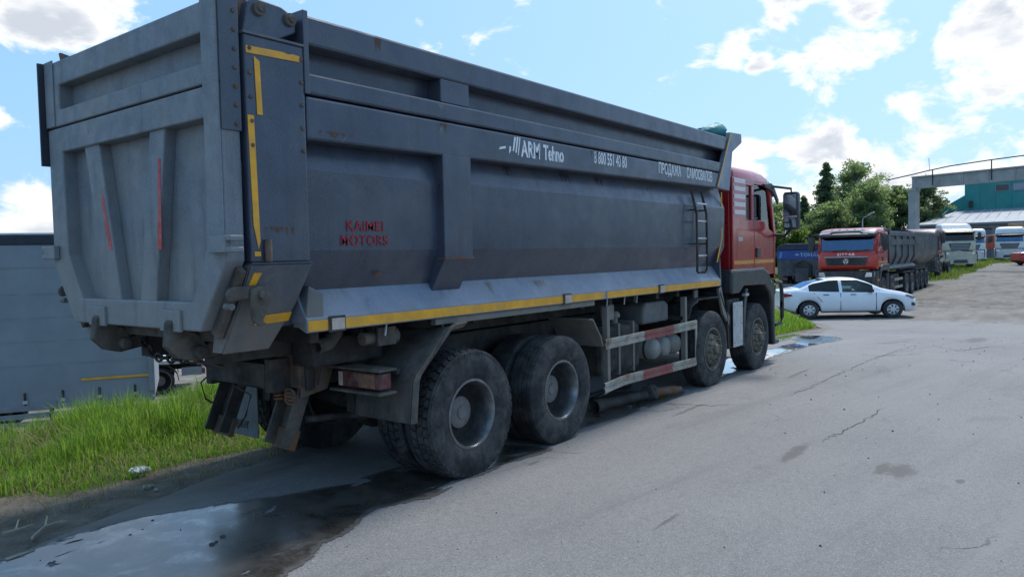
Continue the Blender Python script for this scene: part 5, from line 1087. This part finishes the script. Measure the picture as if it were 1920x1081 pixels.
for s in (-1, 1):
    B().prism([(-.02, .85), (6, .85), (6, 1.02), (-.02, 1.02)], 'xz', s*.4, s*.5).obj('chassis_rail', dark_steel, TN); B().box(-.06, .02, s*.75, s*1.15, .80, .95).obj('tail_lamp', red_light, TN)
B().box(-.05, .05, -1.2, 1.2, .45, .60).obj('bumper_bar', trailer_metal, TN)
# far cabs
def far_truck(label, loc, rz, paint, lower, roof, box=None, group=None, gl=None, name='parked_lorry', cat='lorry', zs=1.):
    t = thing(name, label, cat, loc, rz, group)
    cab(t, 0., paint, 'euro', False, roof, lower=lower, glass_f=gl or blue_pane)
    b = B(); b.prism([(-.62, 1.45), (.62, 1.45), (.80, 2.02), (-.80, 2.02)], 'yz', 2.09, 2.16); g = b.obj('grille', gl_dark, t, bevel=.03)
    for k in range(4): B().box(2.16, 2.172, -.66, .66, 1.53+k*.12, 1.56+k*.12).obj('grille_bar', alu_plate, g)
    B().prism([(-.55, .45), (.55, .45), (.45, .72), (-.45, .72)], 'yz', 2.30, 2.345).obj('air_intake', gl_dark, t, bevel=.02)
    chassis(t, -4.5, 1.8); axle_set(t, .98, 'front', .525, .537); axle_set(t, -3.0, 'rear', .525, .537); fenders(t, .98, 1.5, lower)
    B().box(-1.2, .2, -.6, .6, .5, 1.15).obj('engine', dark_steel, t, bevel=.06)
    t.scale = (1, 1, zs)
    if box: B().box(-8.5, -.35, -1.25, 1.25, 1.2, box[0]).obj('cargo_body', box[1], t, bevel=.03)
    return t
gl_dark = mat('dark_grille', (.05, .06, .075), .5, 0, .1)
def on(x, y): return (x, y, float(gz(x, y, False)))
far_truck('white tractor unit with wide barred grille, between the cream lorry and orange trailer', on(81.0, 3.95), R_(186), white_cab, white_cab, 'high', zs=.83)
far_truck('white tractor unit with dark grille at the right edge of the row', on(83.4, .95), R_(184), white_cab, white_cab, 'high', zs=.86)
far_truck('cream lorry with white roof fairing beside the white tractor units', on(66.0, 3.75), R_(205), cream_cab, cream_cab, 'low', gl=dark_pane)
cl = bpy.data.objects['parked_lorry.002']
B().loft([[(.0, -1.15, 3.12), (1.5, -1.1, 3.12), (1.5, 1.1, 3.12), (0, 1.15, 3.12)], [(-.02, -1.12, 3.5), (1.1, -1.05, 3.5), (1.1, 1.05, 3.5), (-.02, 1.12, 3.5)], [(.0, -1.0, 3.62), (.7, -.9, 3.62), (.7, .9, 3.62), (0, 1.0, 3.62)]]).obj('roof_fairing', white_cab, cl, bevel=.05)
far_truck('dark red lorry cab half hidden behind the half-round tipping trailer', on(52.6, 3.7), R_(180), dark_red, black_part, 'low')
OT = thing('orange_trailer', 'orange-red box trailer standing between the two white tractor units', 'trailer', on(97, 4.2), 0)
ob = B().box(0, 7, -1.25, 1.25, 1.1, 2.75).obj('box_body', mat('orange_red_box', (.42, .06, .03), .5, 0, .12, 2., DUST, .25), OT, bevel=.03)
for k in range(3): B().box(-.03, -.001, -1.1+.75*k, -.45+.75*k, 1.25, 2.65).obj('door_panel', MATS['orange_red_box'], ob, bevel=.01)
for x in (1., 2.3):
    for s in (-1, 1): wheel(OT, x, s*1.05, .52, s, 'rear', 'plain', .53, .36)
OT2 = thing('tan_trailer', 'tan box trailer just behind the right-hand white tractor unit', 'trailer', on(98, .95), 0)
ob = B().box(0, 6, -1.25, 1.25, 1.1, 4.0).obj('box_body', mat('tan_box', (.40, .26, .13), .6, 0, .12, 2.), OT2, bevel=.03); B().box(.2, 5.8, -.5, .5, .0, 1.1).obj('undercarriage', dark_steel, OT2, bevel=.1)
RC = thing('red_car', 'small red car at the right edge in front of the white tractors', 'car', on(71.5, -2.2), R_(-60)); saloon(RC, mat('red_car_paint', (.42, .03, .035), .25, 0, .05, 3., None, 0, 2, 0, 0, 0, 60, .5, .5))

# ---------------------------------------------------------------- curtain-sided trailer and flatbed in the lower yard on the left
a_ = math.atan2(9.42-10.68, 2.58-.30); L_ = 11.0
CT = thing('curtain_trailer', 'grey curtain-sided lorry trailer standing in the lower yard at left', 'trailer', (2.58, 9.42, -1.52), a_)
# local: x from -L_ to 0, near side y = 0 .. 2.5
cs = B(); n = 80; xs_ = np.linspace(-L_, 0, n+1)
rows = []
for z in np.linspace(.78, 3.86, 14):
    rows.append([(x, .012*math.sin(x*9.5+.5*math.sin(z*1.3))*math.sin((z-.78)/3.08*math.pi)+.01*math.sin(x*2.1+z), z) for x in xs_])
ctn = B().strip(rows).obj('curtain', curtain, CT, smooth=60)
B().box(-L_, .02, .03, 2.5, .78, 3.9).obj('cargo_box', curtain, CT)
B().box(-L_-.02, .04, -.03, 2.53, 3.83, 4.02).obj('roof_edge', curtain_dark, CT, bevel=.02); B().box(-L_, .03, -.02, 2.5, 4.02, 4.06).obj('roof_cap', white_cab, CT, bevel=.01)
B().box(-.08, .03, -.035, .05, .9, 3.83).obj('corner_post', trailer_metal, CT, bevel=.01)
B().box(-L_, .02, -.025, .06, .70, .80).obj('side_rail', trailer_metal, CT, bevel=.008)
B().box(-1.25, -.05, -.0272, -.0252, 1.20, 1.245).obj('reflective_tape', yellow_tape, CT)
for z in (.40, .55): B().box(-L_, -.1, -.02, .02, z, z+.10).obj('guard_rail', trailer_metal, CT, bevel=.006)
for k in range(9): B().box(-.75-k*1.05, -.68-k*1.05, -.035, .03, .38, .80).obj('guard_post', dark_steel, CT, bevel=.005); B().box(-.80-k*1.05, -.63-k*1.05, -.04, -.0255, .72, .86).obj('buckle', trailer_metal, CT, bevel=.004)
for k in range(17): B().box(-.35-k*.62, -.31-k*.62, -.03, -.0255, .81, 1.05).obj('strap', dark_steel, CT); B().box(-.37-k*.62, -.29-k*.62, -.036, -.0305, .84, .90).obj('strap_buckle', alu_plate, CT)
for z in (1.55, 2.0, 2.45, 2.9, 3.4): B().box(-L_, 0., -.0175, -.0155, z, z+.006).obj('curtain_seam', trailer_metal, CT)
for k in range(3):
    for y in (.3, 2.2): wheel(CT, -3.0-1.31*k, y, .5, -1 if y < 1 else 1, 'rear', 'plain', .5, .36)
FB = thing('flatbed_truck', 'small pale flatbed lorry in the yard, seen under the tailgate', 'lorry', (6.75, 15.0, float(gz(6.75, 15, False))), R_(152))
# local: x forward (away to the left), rear end at x=0
B().box(0, 3.6, -1.0, 1.0, .82, .93).obj('load_bed', mat('pale_bed', (.5, .5, .49), .7, 0, .1), FB, bevel=.01); B().box(-.06, 0, -1.0, 1.0, .70, .94).obj('rear_beam', mat('grey_beam', (.16, .165, .17), .7, 0, .15), FB, bevel=.01)
for y in (-.6, 0., .6): B().box(-.075, -.06, y-.1, y+.1, .74, .88).obj('beam_pocket', dark_interior, FB)
for s in (-1, 1):
    B().box(-.10, -.02, s*.72, s*.98, .50, .66).obj('tail_lamp', red_light, FB, bevel=.01); B().box(.1, 3.6, s*.3, s*.4, .6, .82).obj('chassis_rail', dark_steel, FB); B().box(-.02, .5, s*.55, s*.98, .48, .70).obj('lamp_box', trailer_metal, FB, bevel=.01)
    w = wheel(FB, 1.05, s*.86, .36, s, 'rear', 'plain', .37, .22); 
    B().strip([[(1.05+.47*math.cos(t), s*.70, .36+.47*math.sin(t)), (1.05+.47*math.cos(t), s*1.02, .36+.47*math.sin(t))] for t in np.linspace(.0, math.pi, 9)]).obj('mudguard', black_part, FB, solid=.02)
    wheel(FB, 4.4, s*.86, .36, s, 'rear', 'plain', .37, .22)
B().loft([rrect(3.7, 5.6, .95, z, .15, rf=.3) for z in (.45, 1.1)]+[rrect(3.7, 5.0, .9, 1.5, .15, rf=.3), rrect(3.75, 4.8, .8, 2.1, .15, rf=.3)]).obj('cab', white_cab, FB, smooth=50)

# ---------------------------------------------------------------- crane runway, teal building, lamp post
CR = thing('crane_runway', 'concrete crane runway on columns with a thin rail, above the parked lorries', 'crane runway', (67.0, 6.6, float(gz(67, 6.6, False))))
gzr = CR.location.z; P0 = Vector((0, 0, 0)); Dr = Vector((64.4-67.07, -1.3-6.68, 0)).normalized()
zt0, zt1 = 7.89-gzr, 8.14-gzr+.15
for k, d_ in enumerate((0., 12.0)):
    p = Dr*d_; B().beam(p+Vector((0, 0, -.2)), p+Vector((0, 0, 6.62-gzr+.06)), .70, .62, Dr).obj('column', conc, CR, bevel=.03); B().beam(p+Vector((0, 0, 6.62-gzr)), p+Vector((0, 0, 6.80-gzr)), .80, .70, Dr).obj('column_head', conc, CR, bevel=.03)
for a0, a1 in ((-.1, 11.9), (11.95, 23.9)):
    b = B(); b.beam(Dr*a0+Vector((0, 0, 7.28-gzr)), Dr*a1+Vector((0, 0, 7.28-gzr+.0)), .30, .94); be = b.obj('beam', conc, CR, bevel=.02); B().beam(Dr*a0+Vector((0, 0, 7.81-gzr)), Dr*a1+Vector((0, 0, 7.81-gzr)), .5, .12).obj('beam_flange', conc, be, bevel=.02)
    for k in range(7): p = Dr*(a0+.3+k*1.9); B().beam(p+Vector((0, 0, 6.82-gzr)), p+Vector((0, 0, 7.74-gzr)), .42, .10, Dr).obj('beam_rib', conc, be)
rl = [Dr*t+Vector((-.3, 0, z-gzr)) for t, z in ((-2.2, 7.78), (0, 8.05), (1.2, 8.22), (3.0, 8.42), (6, 8.55), (12, 8.7), (22, 8.75))]
B().tube(rl, .05, 6).obj('rail', dark_steel, CR, smooth=60)
for t, z in ((1.6, 8.27), (6.1, 8.55), (12, 8.7)): B().tube([Dr*t+Vector((-.3, 0, 7.0-gzr)), Dr*t+Vector((-.3, 0, z-gzr))], .045, 6).obj('rail_post', dark_steel, CR)
B().tube([Dr*1.3+Vector((0, 0, 8.2-gzr)), Dr*1.25+Vector((0, 0, 9.3-gzr))], .02, 5).obj('rod', dark_steel, CR)
TB = thing('teal_building', 'teal clad industrial hall with grey lean-to behind the parked lorries', 'building', (108, 0, float(gz(108, 0, False)))); z0 = TB.location.z
fy0, fy1 = 12.9, -34.0
# lean-to wall panels and roof
pw = 2.6; k = 0; y = fy0
while y > fy1:
    B().box(0, .12, y-pw+.03, y, 0, 4.62-z0+.08).obj('wall_panel', grey_wall, TB); y -= pw
B().box(.05, 17, fy0-.15, fy0-.03, 0, 4.6).obj('side_wall', grey_wall, TB)
rf = B().add([(-.5, fy0+.4, 4.78-z0), (-.5, fy1, 4.88-z0), (15., fy1, 7.3-z0), (15., fy0-2.6, 7.0-z0)], [(0, 1, 2, 3)]).obj('lean_to_roof', grey_roof, TB, solid=.12)
for k in range(40):
    yy = fy0-.4-k*1.15
    if yy > fy1: B().beam((-.45, yy, 4.86-z0), (15, yy, 7.34-z0), .035, .04).obj('roof_seam', grey_roof, rf)
B().box(-.55, -.45, fy1, fy0+.42, 4.60-z0, 4.80-z0).obj('gutter', trailer_metal, TB)
for y in (6.5, 1.5, -4): B().box(-.1, -.002, y-1.8, y+1.8, 0, 3.6).obj('sliding_door', mat('door_grey_blue', (.12, .15, .19), .5, 0, .1), TB); B().box(-.14, -.1, y-1.9, y+1.9, 3.6, 3.75).obj('door_track', dark_steel, TB)
up = thing if False else None
uy0 = 9.35
y = uy0
while y > fy1:
    B().box(15.0, 15.15, y-1.9, y, 6.4-z0, 11.9-z0).obj('teal_panel', teal_wall, TB); y -= 1.92
B().box(15.15, 32, fy1, uy0-.1, 4, 11.9-z0).obj('hall_block', teal_wall, TB); B().box(14.9, 32.2, fy1, uy0+.15, 11.9-z0, 12.1-z0).obj('parapet', grey_roof, TB)
for k in range(9):
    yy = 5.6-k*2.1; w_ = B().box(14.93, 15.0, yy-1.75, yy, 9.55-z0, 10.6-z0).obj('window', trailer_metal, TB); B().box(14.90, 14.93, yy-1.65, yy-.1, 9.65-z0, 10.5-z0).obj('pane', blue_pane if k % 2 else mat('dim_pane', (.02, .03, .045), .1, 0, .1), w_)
B().add([(15.2, uy0, 6.2-z0), (15.2, uy0+7.5, 4.9-z0), (15.2, uy0+7.5, 4.6-z0), (15.2, uy0, 4.6-z0), (15.2, uy0, 9.3-z0)], [(0, 4, 1), (0, 1, 2, 3)]).obj('gable_wing', teal_wall, TB, solid=.15)
B().beam((14.7, uy0-.8, 7.5-z0), (14.7, uy0-.8, 8.4-z0), .5, .4).obj('roof_vent', dark_steel, TB)
LP = thing('street_lamp', 'grey street lamp with angled head among the trees above the red tipper', 'street lamp', on(56, 8.2))
lz = 4.0-LP.location.z
B().tube([(0, 0, 0), (0, 0, 2), (0, 0, lz)], [.07, .055, .035], 10).obj('pole', lamp_metal, LP, smooth=50); B().tube([(0, 0, lz), (.0, -.1, lz+.2), (-.1, -.45, lz+.34)], .028, 8).obj('arm', lamp_metal, LP, smooth=50)
B().beam((-.1, -.40, lz+.33), (-.2, -.85, lz+.55), .22, .10).obj('lamp_head', lamp_metal, LP, bevel=.03)
# ---------------------------------------------------------------- trees
def quads_obj(name, C, A, Bv, m, parent=None):
    """leaf quads: centres C, half axes A, Bv (n,3)"""
    n = len(C); V = np.empty((n, 4, 3), np.float32); V[:, 0] = C-A; V[:, 1] = C-Bv*.8; V[:, 2] = C+A; V[:, 3] = C+Bv*.8
    me = bpy.data.meshes.new(name); me.vertices.add(n*4); me.vertices.foreach_set('co', V.ravel()); me.loops.add(n*4); me.loops.foreach_set('vertex_index', np.arange(n*4, dtype=np.int32)); me.polygons.add(n); me.polygons.foreach_set('loop_start', np.arange(0, n*4, 4, dtype=np.int32)); me.polygons.foreach_set('loop_total', np.full(n, 4, np.int32)); me.update(); me.validate()
    me.materials.append(m); o = bpy.data.objects.new(name, me); link(o, parent); return o
lf_dark = leafmat('spruce_poplar_leaves', [(.07, .112, .098), (.10, .148, .128), (.14, .185, .155)], .62)  # distance haze mixed into these, the birch and the broad leaf colours
lf_birch = leafmat('birch_leaves', [(.17, .225, .145), (.215, .27, .17), (.26, .31, .20)], .68)
lf_mid = leafmat('broad_leaves', [(.125, .175, .118), (.165, .21, .14), (.205, .25, .165)], .66)
lf_bright = leafmat('fresh_bush_leaves', [(.07, .12, .02), (.11, .17, .03), (.16, .22, .05)], .45)
def tree(name, label, base, h, rx, leaf, bk, kind, seed, nl=9000, ls=.22, group=None, cat='tree'):
    r = np.random.default_rng(seed); t = thing(name, label, cat, base, 0, group)
    tr = B(); tr.tube([(0, 0, -.1), (.05, .03, h*.3), (-.05, .05, h*.6), (0, 0, h*.95)], [h*.022, h*.016, h*.01, .02], 8); tk = tr.obj('trunk', bk, t, smooth=60)
    cl = []
    if kind == 'cone':
        nb = 130
        for k in range(nb):
            f = (k+r.random())/nb; z = h*(.10+.89*f); R = rx*(1-f)**.75*(.75+.5*r.random())*(1 if f > .08 else .7); a = r.random()*6.283
            for q in (.35, .65, .95): cl.append((R*q*math.cos(a), R*q*math.sin(a), z-.25*R*q+.1, .35+.35*R*.4, 1.))
    else:
        nb = 84 if kind != 'bush' else 26
        lm = B()
        for k in range(nb):
            f = r.random(); z0 = h*(.22+.62*f) if kind != 'bush' else h*(.1+.5*f); a = r.random()*6.283
            prof = math.sin(math.pi*min(1, .12+.86*f))**.6 if kind != 'bush' else 1-.5*f
            R = rx*prof*(.55+.6*r.random()); up = h*(.06+.10*r.random())
            e = np.array([R*math.cos(a), R*math.sin(a), z0+up]); 
            if kind != 'bush': lm.tube([(0, 0, z0), tuple(e*np.array([.5, .5, 1])+np.array([0, 0, -up*.35])), tuple(e)], [h*.006, h*.004, .012], 5)
            for q in np.linspace(.45, 1.05, 4): cl.append((e[0]*q, e[1]*q, z0+up*q+r.normal()*.25, rx*.17*(.7+.8*r.random()), .8))
            if kind == 'birch':
                for q in range(2): cl.append((e[0]*(.7+.4*r.random()), e[1]*(.7+.4*r.random()), z0+up-h*.05*r.random()-.3, rx*.13, 1.5))
        if kind != 'bush': lm.obj('limbs', bk, t, smooth=60)
        for k in range(8): cl.append((r.normal()*rx*.15, r.normal()*rx*.15, h*(.86+.13*r.random()), rx*.12, 1.))
    cl = np.array(cl); w = cl[:, 3]**2; idx = r.choice(len(cl), nl, p=w/w.sum()); c = cl[idx]
    d = r.normal(size=(nl, 3)); d /= np.linalg.norm(d, axis=1)[:, None]; rr = r.random(nl)**.45
    C = c[:, :3]+d*(rr*c[:, 3])[:, None]*np.array([1, 1, .8])*np.stack([np.ones(nl), np.ones(nl), c[:, 4]], -1)
    A = r.normal(size=(nl, 3)); A /= np.linalg.norm(A, axis=1)[:, None]; Q = r.normal(size=(nl, 3)); Q -= A*(A*Q).sum(1)[:, None]; Q /= np.linalg.norm(Q, axis=1)[:, None]
    s = ls*(.6+.8*r.random(nl))[:, None]
    quads_obj('crown', C, A*s, Q*s*.7, leaf, t); return t
GT = 'trees behind the yard'
tree('poplar_tree', 'tall dark pointed conifer, highest of the dark trees', (106, 24.1, .5), 13.4, 3.2, lf_dark, bark, 'cone', 1, 20000, .16, GT)
tree('spruce_tree', 'small dark conifer just left of the tall pointed one', (108, 27.8, .5), 9., 2.1, lf_dark, bark, 'cone', 2, 14000, .14, GT)
tree('birch_tree', 'tall pale green birch with loose wispy crown', (112, 21.4, .5), 14.0, 4.6, lf_birch, birch_bark, 'birch', 3, 17000, .15, GT)
tree('birch_tree', 'lower birch half hidden in front of the tall birch', (104, 18.2, .5), 10.5, 3.2, lf_birch, birch_bark, 'birch', 4, 14000, .15, GT)
tree('broadleaf_tree', 'broad dark leafy tree left of the concrete column', (112, 16.0, .5), 10.2, 3.0, lf_mid, bark, 'round', 5, 14000, .15, GT)
tree('broadleaf_tree', 'leafy tree showing right of the concrete column', (116, 13.4, .5), 11.2, 2.9, lf_mid, bark, 'round', 6, 14000, .15, GT)
tree('broadleaf_tree', 'distant low tree beside the teal gable', (150, 15.5, .5), 8.5, 3.0, lf_mid, bark, 'round', 7, 9000, .18, GT)
tree('broadleaf_tree', 'broad tree seen through the mirror arm of the red cab', (95, 29.0, .5), 8.2, 4.0, lf_mid, bark, 'round', 8, 14000, .15, GT)
tree('broadleaf_tree', 'dark tree filling the gap behind the orange-red cab roof', (100, 22.0, .5), 7.6, 3.6, lf_mid, bark, 'round', 9, 14000, .15, GT)
tree('leafy_bush', 'bright green bush above the blue-band trailer', (52, 12.4, -.2), 4.6, 2.3, lf_bright, bark, 'bush', 10, 9000, .13, None, 'bush')
tree('leafy_bush', 'darker green bush just behind the red cab mirror', (50, 14.9, -.2), 4.0, 1.9, lf_mid, bark, 'bush', 11, 7000, .13, None, 'bush')
tree('roadside_bush', 'low green bush at the right edge of the dirt road', (33.5, -6.3, -.42), 1.5, .9, lf_bright, bark, 'bush', 12, 5000, .06, None, 'bush')
tree('roadside_shrub', 'slender green shrub at the right edge beside the red car', (46, -5.1, -.2), 3.2, .75, lf_bright, bark, 'bush', 13, 3500, .08, None, 'bush')
# far wood closing the horizon
r = np.random.default_rng(20); ang_ = r.uniform(R_(-60), R_(125), 60000); dd = r.uniform(240, 330, 60000); hh = (5+4*vn(ang_*14, ang_*3)+3*vn(ang_*45, 0*ang_)); zz_ = r.random(60000)**.8*hh
C = np.stack([dd*np.cos(ang_), dd*np.sin(ang_), zz_], -1); A = r.normal(size=C.shape); A /= np.linalg.norm(A, axis=1)[:, None]; Q = np.cross(A, r.normal(size=C.shape)); Q /= np.linalg.norm(Q, axis=1)[:, None]
tag(quads_obj('far_wood', C, A*.9, Q*.8, lf_mid), 'distant dark green wood along the horizon', 'wood', kind='stuff')
# ---------------------------------------------------------------- grass
gr_m = leafmat('grass_blades', [(.055, .14, .014), (.11, .25, .022), (.17, .33, .035), (.27, .31, .09)], .55, .45)
far_gr = leafmat('dusty_far_grass', [(.06, .09, .025), (.10, .14, .035), (.15, .18, .06)], .45, .5)
dry_m = leafmat('dry_grass', [(.16, .13, .06), (.26, .21, .10), (.33, .28, .16)], .3, .7)
def blades(name, P, H, Wd, m, label, lean=.35, seed=0, kind='stuff'):
    r = np.random.default_rng(seed); n = len(P); a = r.random(n)*6.283; ln = H*lean*r.random(n)*1.3; dx, dy = np.cos(a), np.sin(a); b = a+math.pi/2+r.normal(size=n)*.6; wx, wy = np.cos(b)*Wd, np.sin(b)*Wd
    lev = [(0., 0., 1.), (.4, .12, .9), (.75, .5, .6), (1., 1., .06)]; V = np.empty((n, 8, 3), np.float32)
    for i, (f, g, w) in enumerate(lev):
        cx = P[:, 0]+dx*ln*g; cy = P[:, 1]+dy*ln*g; cz = P[:, 2]+H*(f-.18*g*np.minimum(1, ln/H*1.5))
        V[:, 2*i] = np.stack([cx-wx*w, cy-wy*w, cz], -1); V[:, 2*i+1] = np.stack([cx+wx*w, cy+wy*w, cz], -1)
    base = (np.arange(n)*8)[:, None, None]; F = base+np.array([[0, 1, 3, 2], [2, 3, 5, 4], [4, 5, 7, 6]])[None]
    me = bpy.data.meshes.new(name); me.vertices.add(n*8); me.vertices.foreach_set('co', V.ravel()); me.loops.add(n*12); me.loops.foreach_set('vertex_index', F.astype(np.int32).ravel()); me.polygons.add(n*3); me.polygons.foreach_set('loop_start', np.arange(0, n*12, 4, dtype=np.int32)); me.polygons.foreach_set('loop_total', np.full(n*3, 4, np.int32)); me.update(); me.validate()
    me.materials.append(m); o = bpy.data.objects.new(name, me); link(o); return tag(o, label, 'grass', kind=kind)
def scatter(n, x0, x1, y0, y1, seed, thr=.45, dens=None):
    r = np.random.default_rng(seed); x = r.uniform(x0, x1, n); y = r.uniform(y0, y1, n); k = grass_amt(x, y)*(1 if dens is None else dens(x, y)); k = k > thr*.5+r.random(n)*.6
    x, y = x[k], y[k]; return np.stack([x, y, gz(x, y)-.015], -1)
P = scatter(95000, -4.2, 5.5, 1.25, 5.6, 31); r = np.random.default_rng(5)
tall = sstep(1.7, 2.7, P[:, 1]+.6*fbm(P[:, 0]*.9, P[:, 1]*.9)); clump = .72+1.25*fbm(P[:, 0]*1.8+4, P[:, 1]*1.8)
H = (.06+.43*tall*clump)*(.55+.6*r.random(len(P)))
blades('tall_grass', P, np.clip(H, .03, .75), .0035+.0035*r.random(len(P)), gr_m, 'tall bright green grass along the bank behind the tipper', seed=1)
P = scatter(12000, -4.2, 4, .75, 4.2, 32, thr=-.6, dens=lambda x, y: .2+sstep(1.0, 1.7, y)); H = (.03+.16*r.random(len(P)))*(1+1.6*sstep(1.8, 3., P[:, 1]))
blades('dry_grass', P, H, np.full(len(P), .003), dry_m, 'dry straw-coloured grass stalks at the edge of the asphalt', 1.6, 2)
P = scatter(60000, 8.6, 19.3, .1, 7.5, 33); H = (.16+.30*sstep(.1, 1.3, P[:, 1]-np.interp(P[:, 0], GX, GY)))*(.6+.7*r.random(len(P)))
blades('verge_grass', P, H, np.full(len(P), .009), gr_m, 'patch of green verge grass ahead of the red cab', seed=3)
P = scatter(30000, 44, 90, .5, 14, 34); blades('yard_grass', P, .12+.25*r.random(len(P)), np.full(len(P), .025), far_gr, 'green grass around the parked lorries at the far end', seed=4)
P = scatter(16000, 24, 70, -14, -4.6, 35); blades('roadside_grass', P, .15+.35*r.random(len(P)), np.full(len(P), .018), far_gr, 'green grass along the right side of the dirt road', seed=5)
# a few seed stalks leaning over at far left
for k, (u, v, d) in enumerate(((8, 800, 6.1), (45, 830, 6.0))): pass
# ---------------------------------------------------------------- litter
def pebble(x, y, s, m, label, cat='stone'):
    rr = np.random.default_rng(int(abs(x*1000+y*77))); bm = bmesh.new(); bmesh.ops.create_icosphere(bm, subdivisions=1, radius=s)
    for v in bm.verts: v.co *= 1+.3*rr.normal()*.5; v.co.z *= .65
    me = bpy.data.meshes.new('stone'); bm.to_mesh(me); bm.free(); me.materials.append(m); o = bpy.data.objects.new('stone', me); link(o); z = road_z(x, y) if y < road_left(x) else gz(x, y); o.location = (x, y, float(z)+s*.35); o.rotation_euler = (0, 0, rr.random()*6)
    return tag(o, label, cat, 'loose stones by the puddle')
for i, (u, v) in enumerate(((283, 912), (271, 914), (292, 918))): p = CAM+pray(u, v)*(-CAM.z/pray(u, v).z); pebble(p.x, p.y, .028-.004*i, stone_m, 'pale pebble lying on bare earth below the crumpled wrapper')
for i, (u, v, s) in enumerate(((397, 1025, .022), (405, 1020, .016), (418, 1010, .018), (245, 1006, .012), (268, 996, .01), (286, 979, .012))): p = CAM+pray(u, v)*(-CAM.z/pray(u, v).z); pebble(p.x, p.y, s, dark_stone, 'dark crumb of asphalt in the puddle', 'stone')
r = np.random.default_rng(77); b = B()
for k in range(420):
    x, y = r.uniform(-3.6, 16), r.uniform(-6, .9)
    if y > road_left(x): continue
    s = .004+.008*r.random()**3*(1 if x < 3 else 1.6); z = float(road_z(x, y)); b.add([(x-s, y-s, z), (x+s, y-s*.6, z), (x+s*.3, y+s, z), (x, y, z+s*1.1)], [(0, 1, 3), (1, 2, 3), (2, 0, 3)])
tag(b.obj('grit', dark_stone), 'loose dark grit scattered over the asphalt', 'grit', kind='stuff')
for pts, lab in (([(60, 1008), (85, 985), (125, 975)], 'pale dry branch lying at the bottom left corner'), ([(5, 1000), (30, 992), (50, 988)], 'short dry stick left of the pale branch'), ([(12, 1048), (40, 1038), (65, 1030)], 'thin dark stick at the puddle edge')):
    q = [CAM+pray(u, v)*((.02-CAM.z)/pray(u, v).z) for u, v in pts]; b = B(); b.tube(q, [.012, .009, .004], 6)
    if 'branch' in lab: b.tube([q[1], q[1]+Vector((.05, .10, .03)), q[1]+Vector((.09, .2, .01))], [.008, .006, .003], 5); b.tube([q[1], q[1]+Vector((.10, -.04, .02))], [.007, .003], 5)
    tag(b.obj('dry_stick', twig_m, smooth=60), lab, 'stick')
p = CAM+pray(263, 890)*(-CAM.z/pray(263, 890).z); bm = bmesh.new(); bmesh.ops.create_grid(bm, x_segments=9, y_segments=9, size=.07)
rr = np.random.default_rng(4)
for v in bm.verts: v.co.z = .02+.022*rr.normal()*.7; v.co.x += .012*rr.normal(); v.co.y = v.co.y*.6+.01*rr.normal()
me = bpy.data.meshes.new('crumpled_wrapper'); bm.to_mesh(me); bm.free(); me.materials.append(paper_m); o = bpy.data.objects.new('crumpled_wrapper', me); link(o); o.location = (p.x, p.y, float(gz(p.x, p.y))+.03); tag(o, 'crumpled white wrapper lying at the edge of the grass', 'litter')
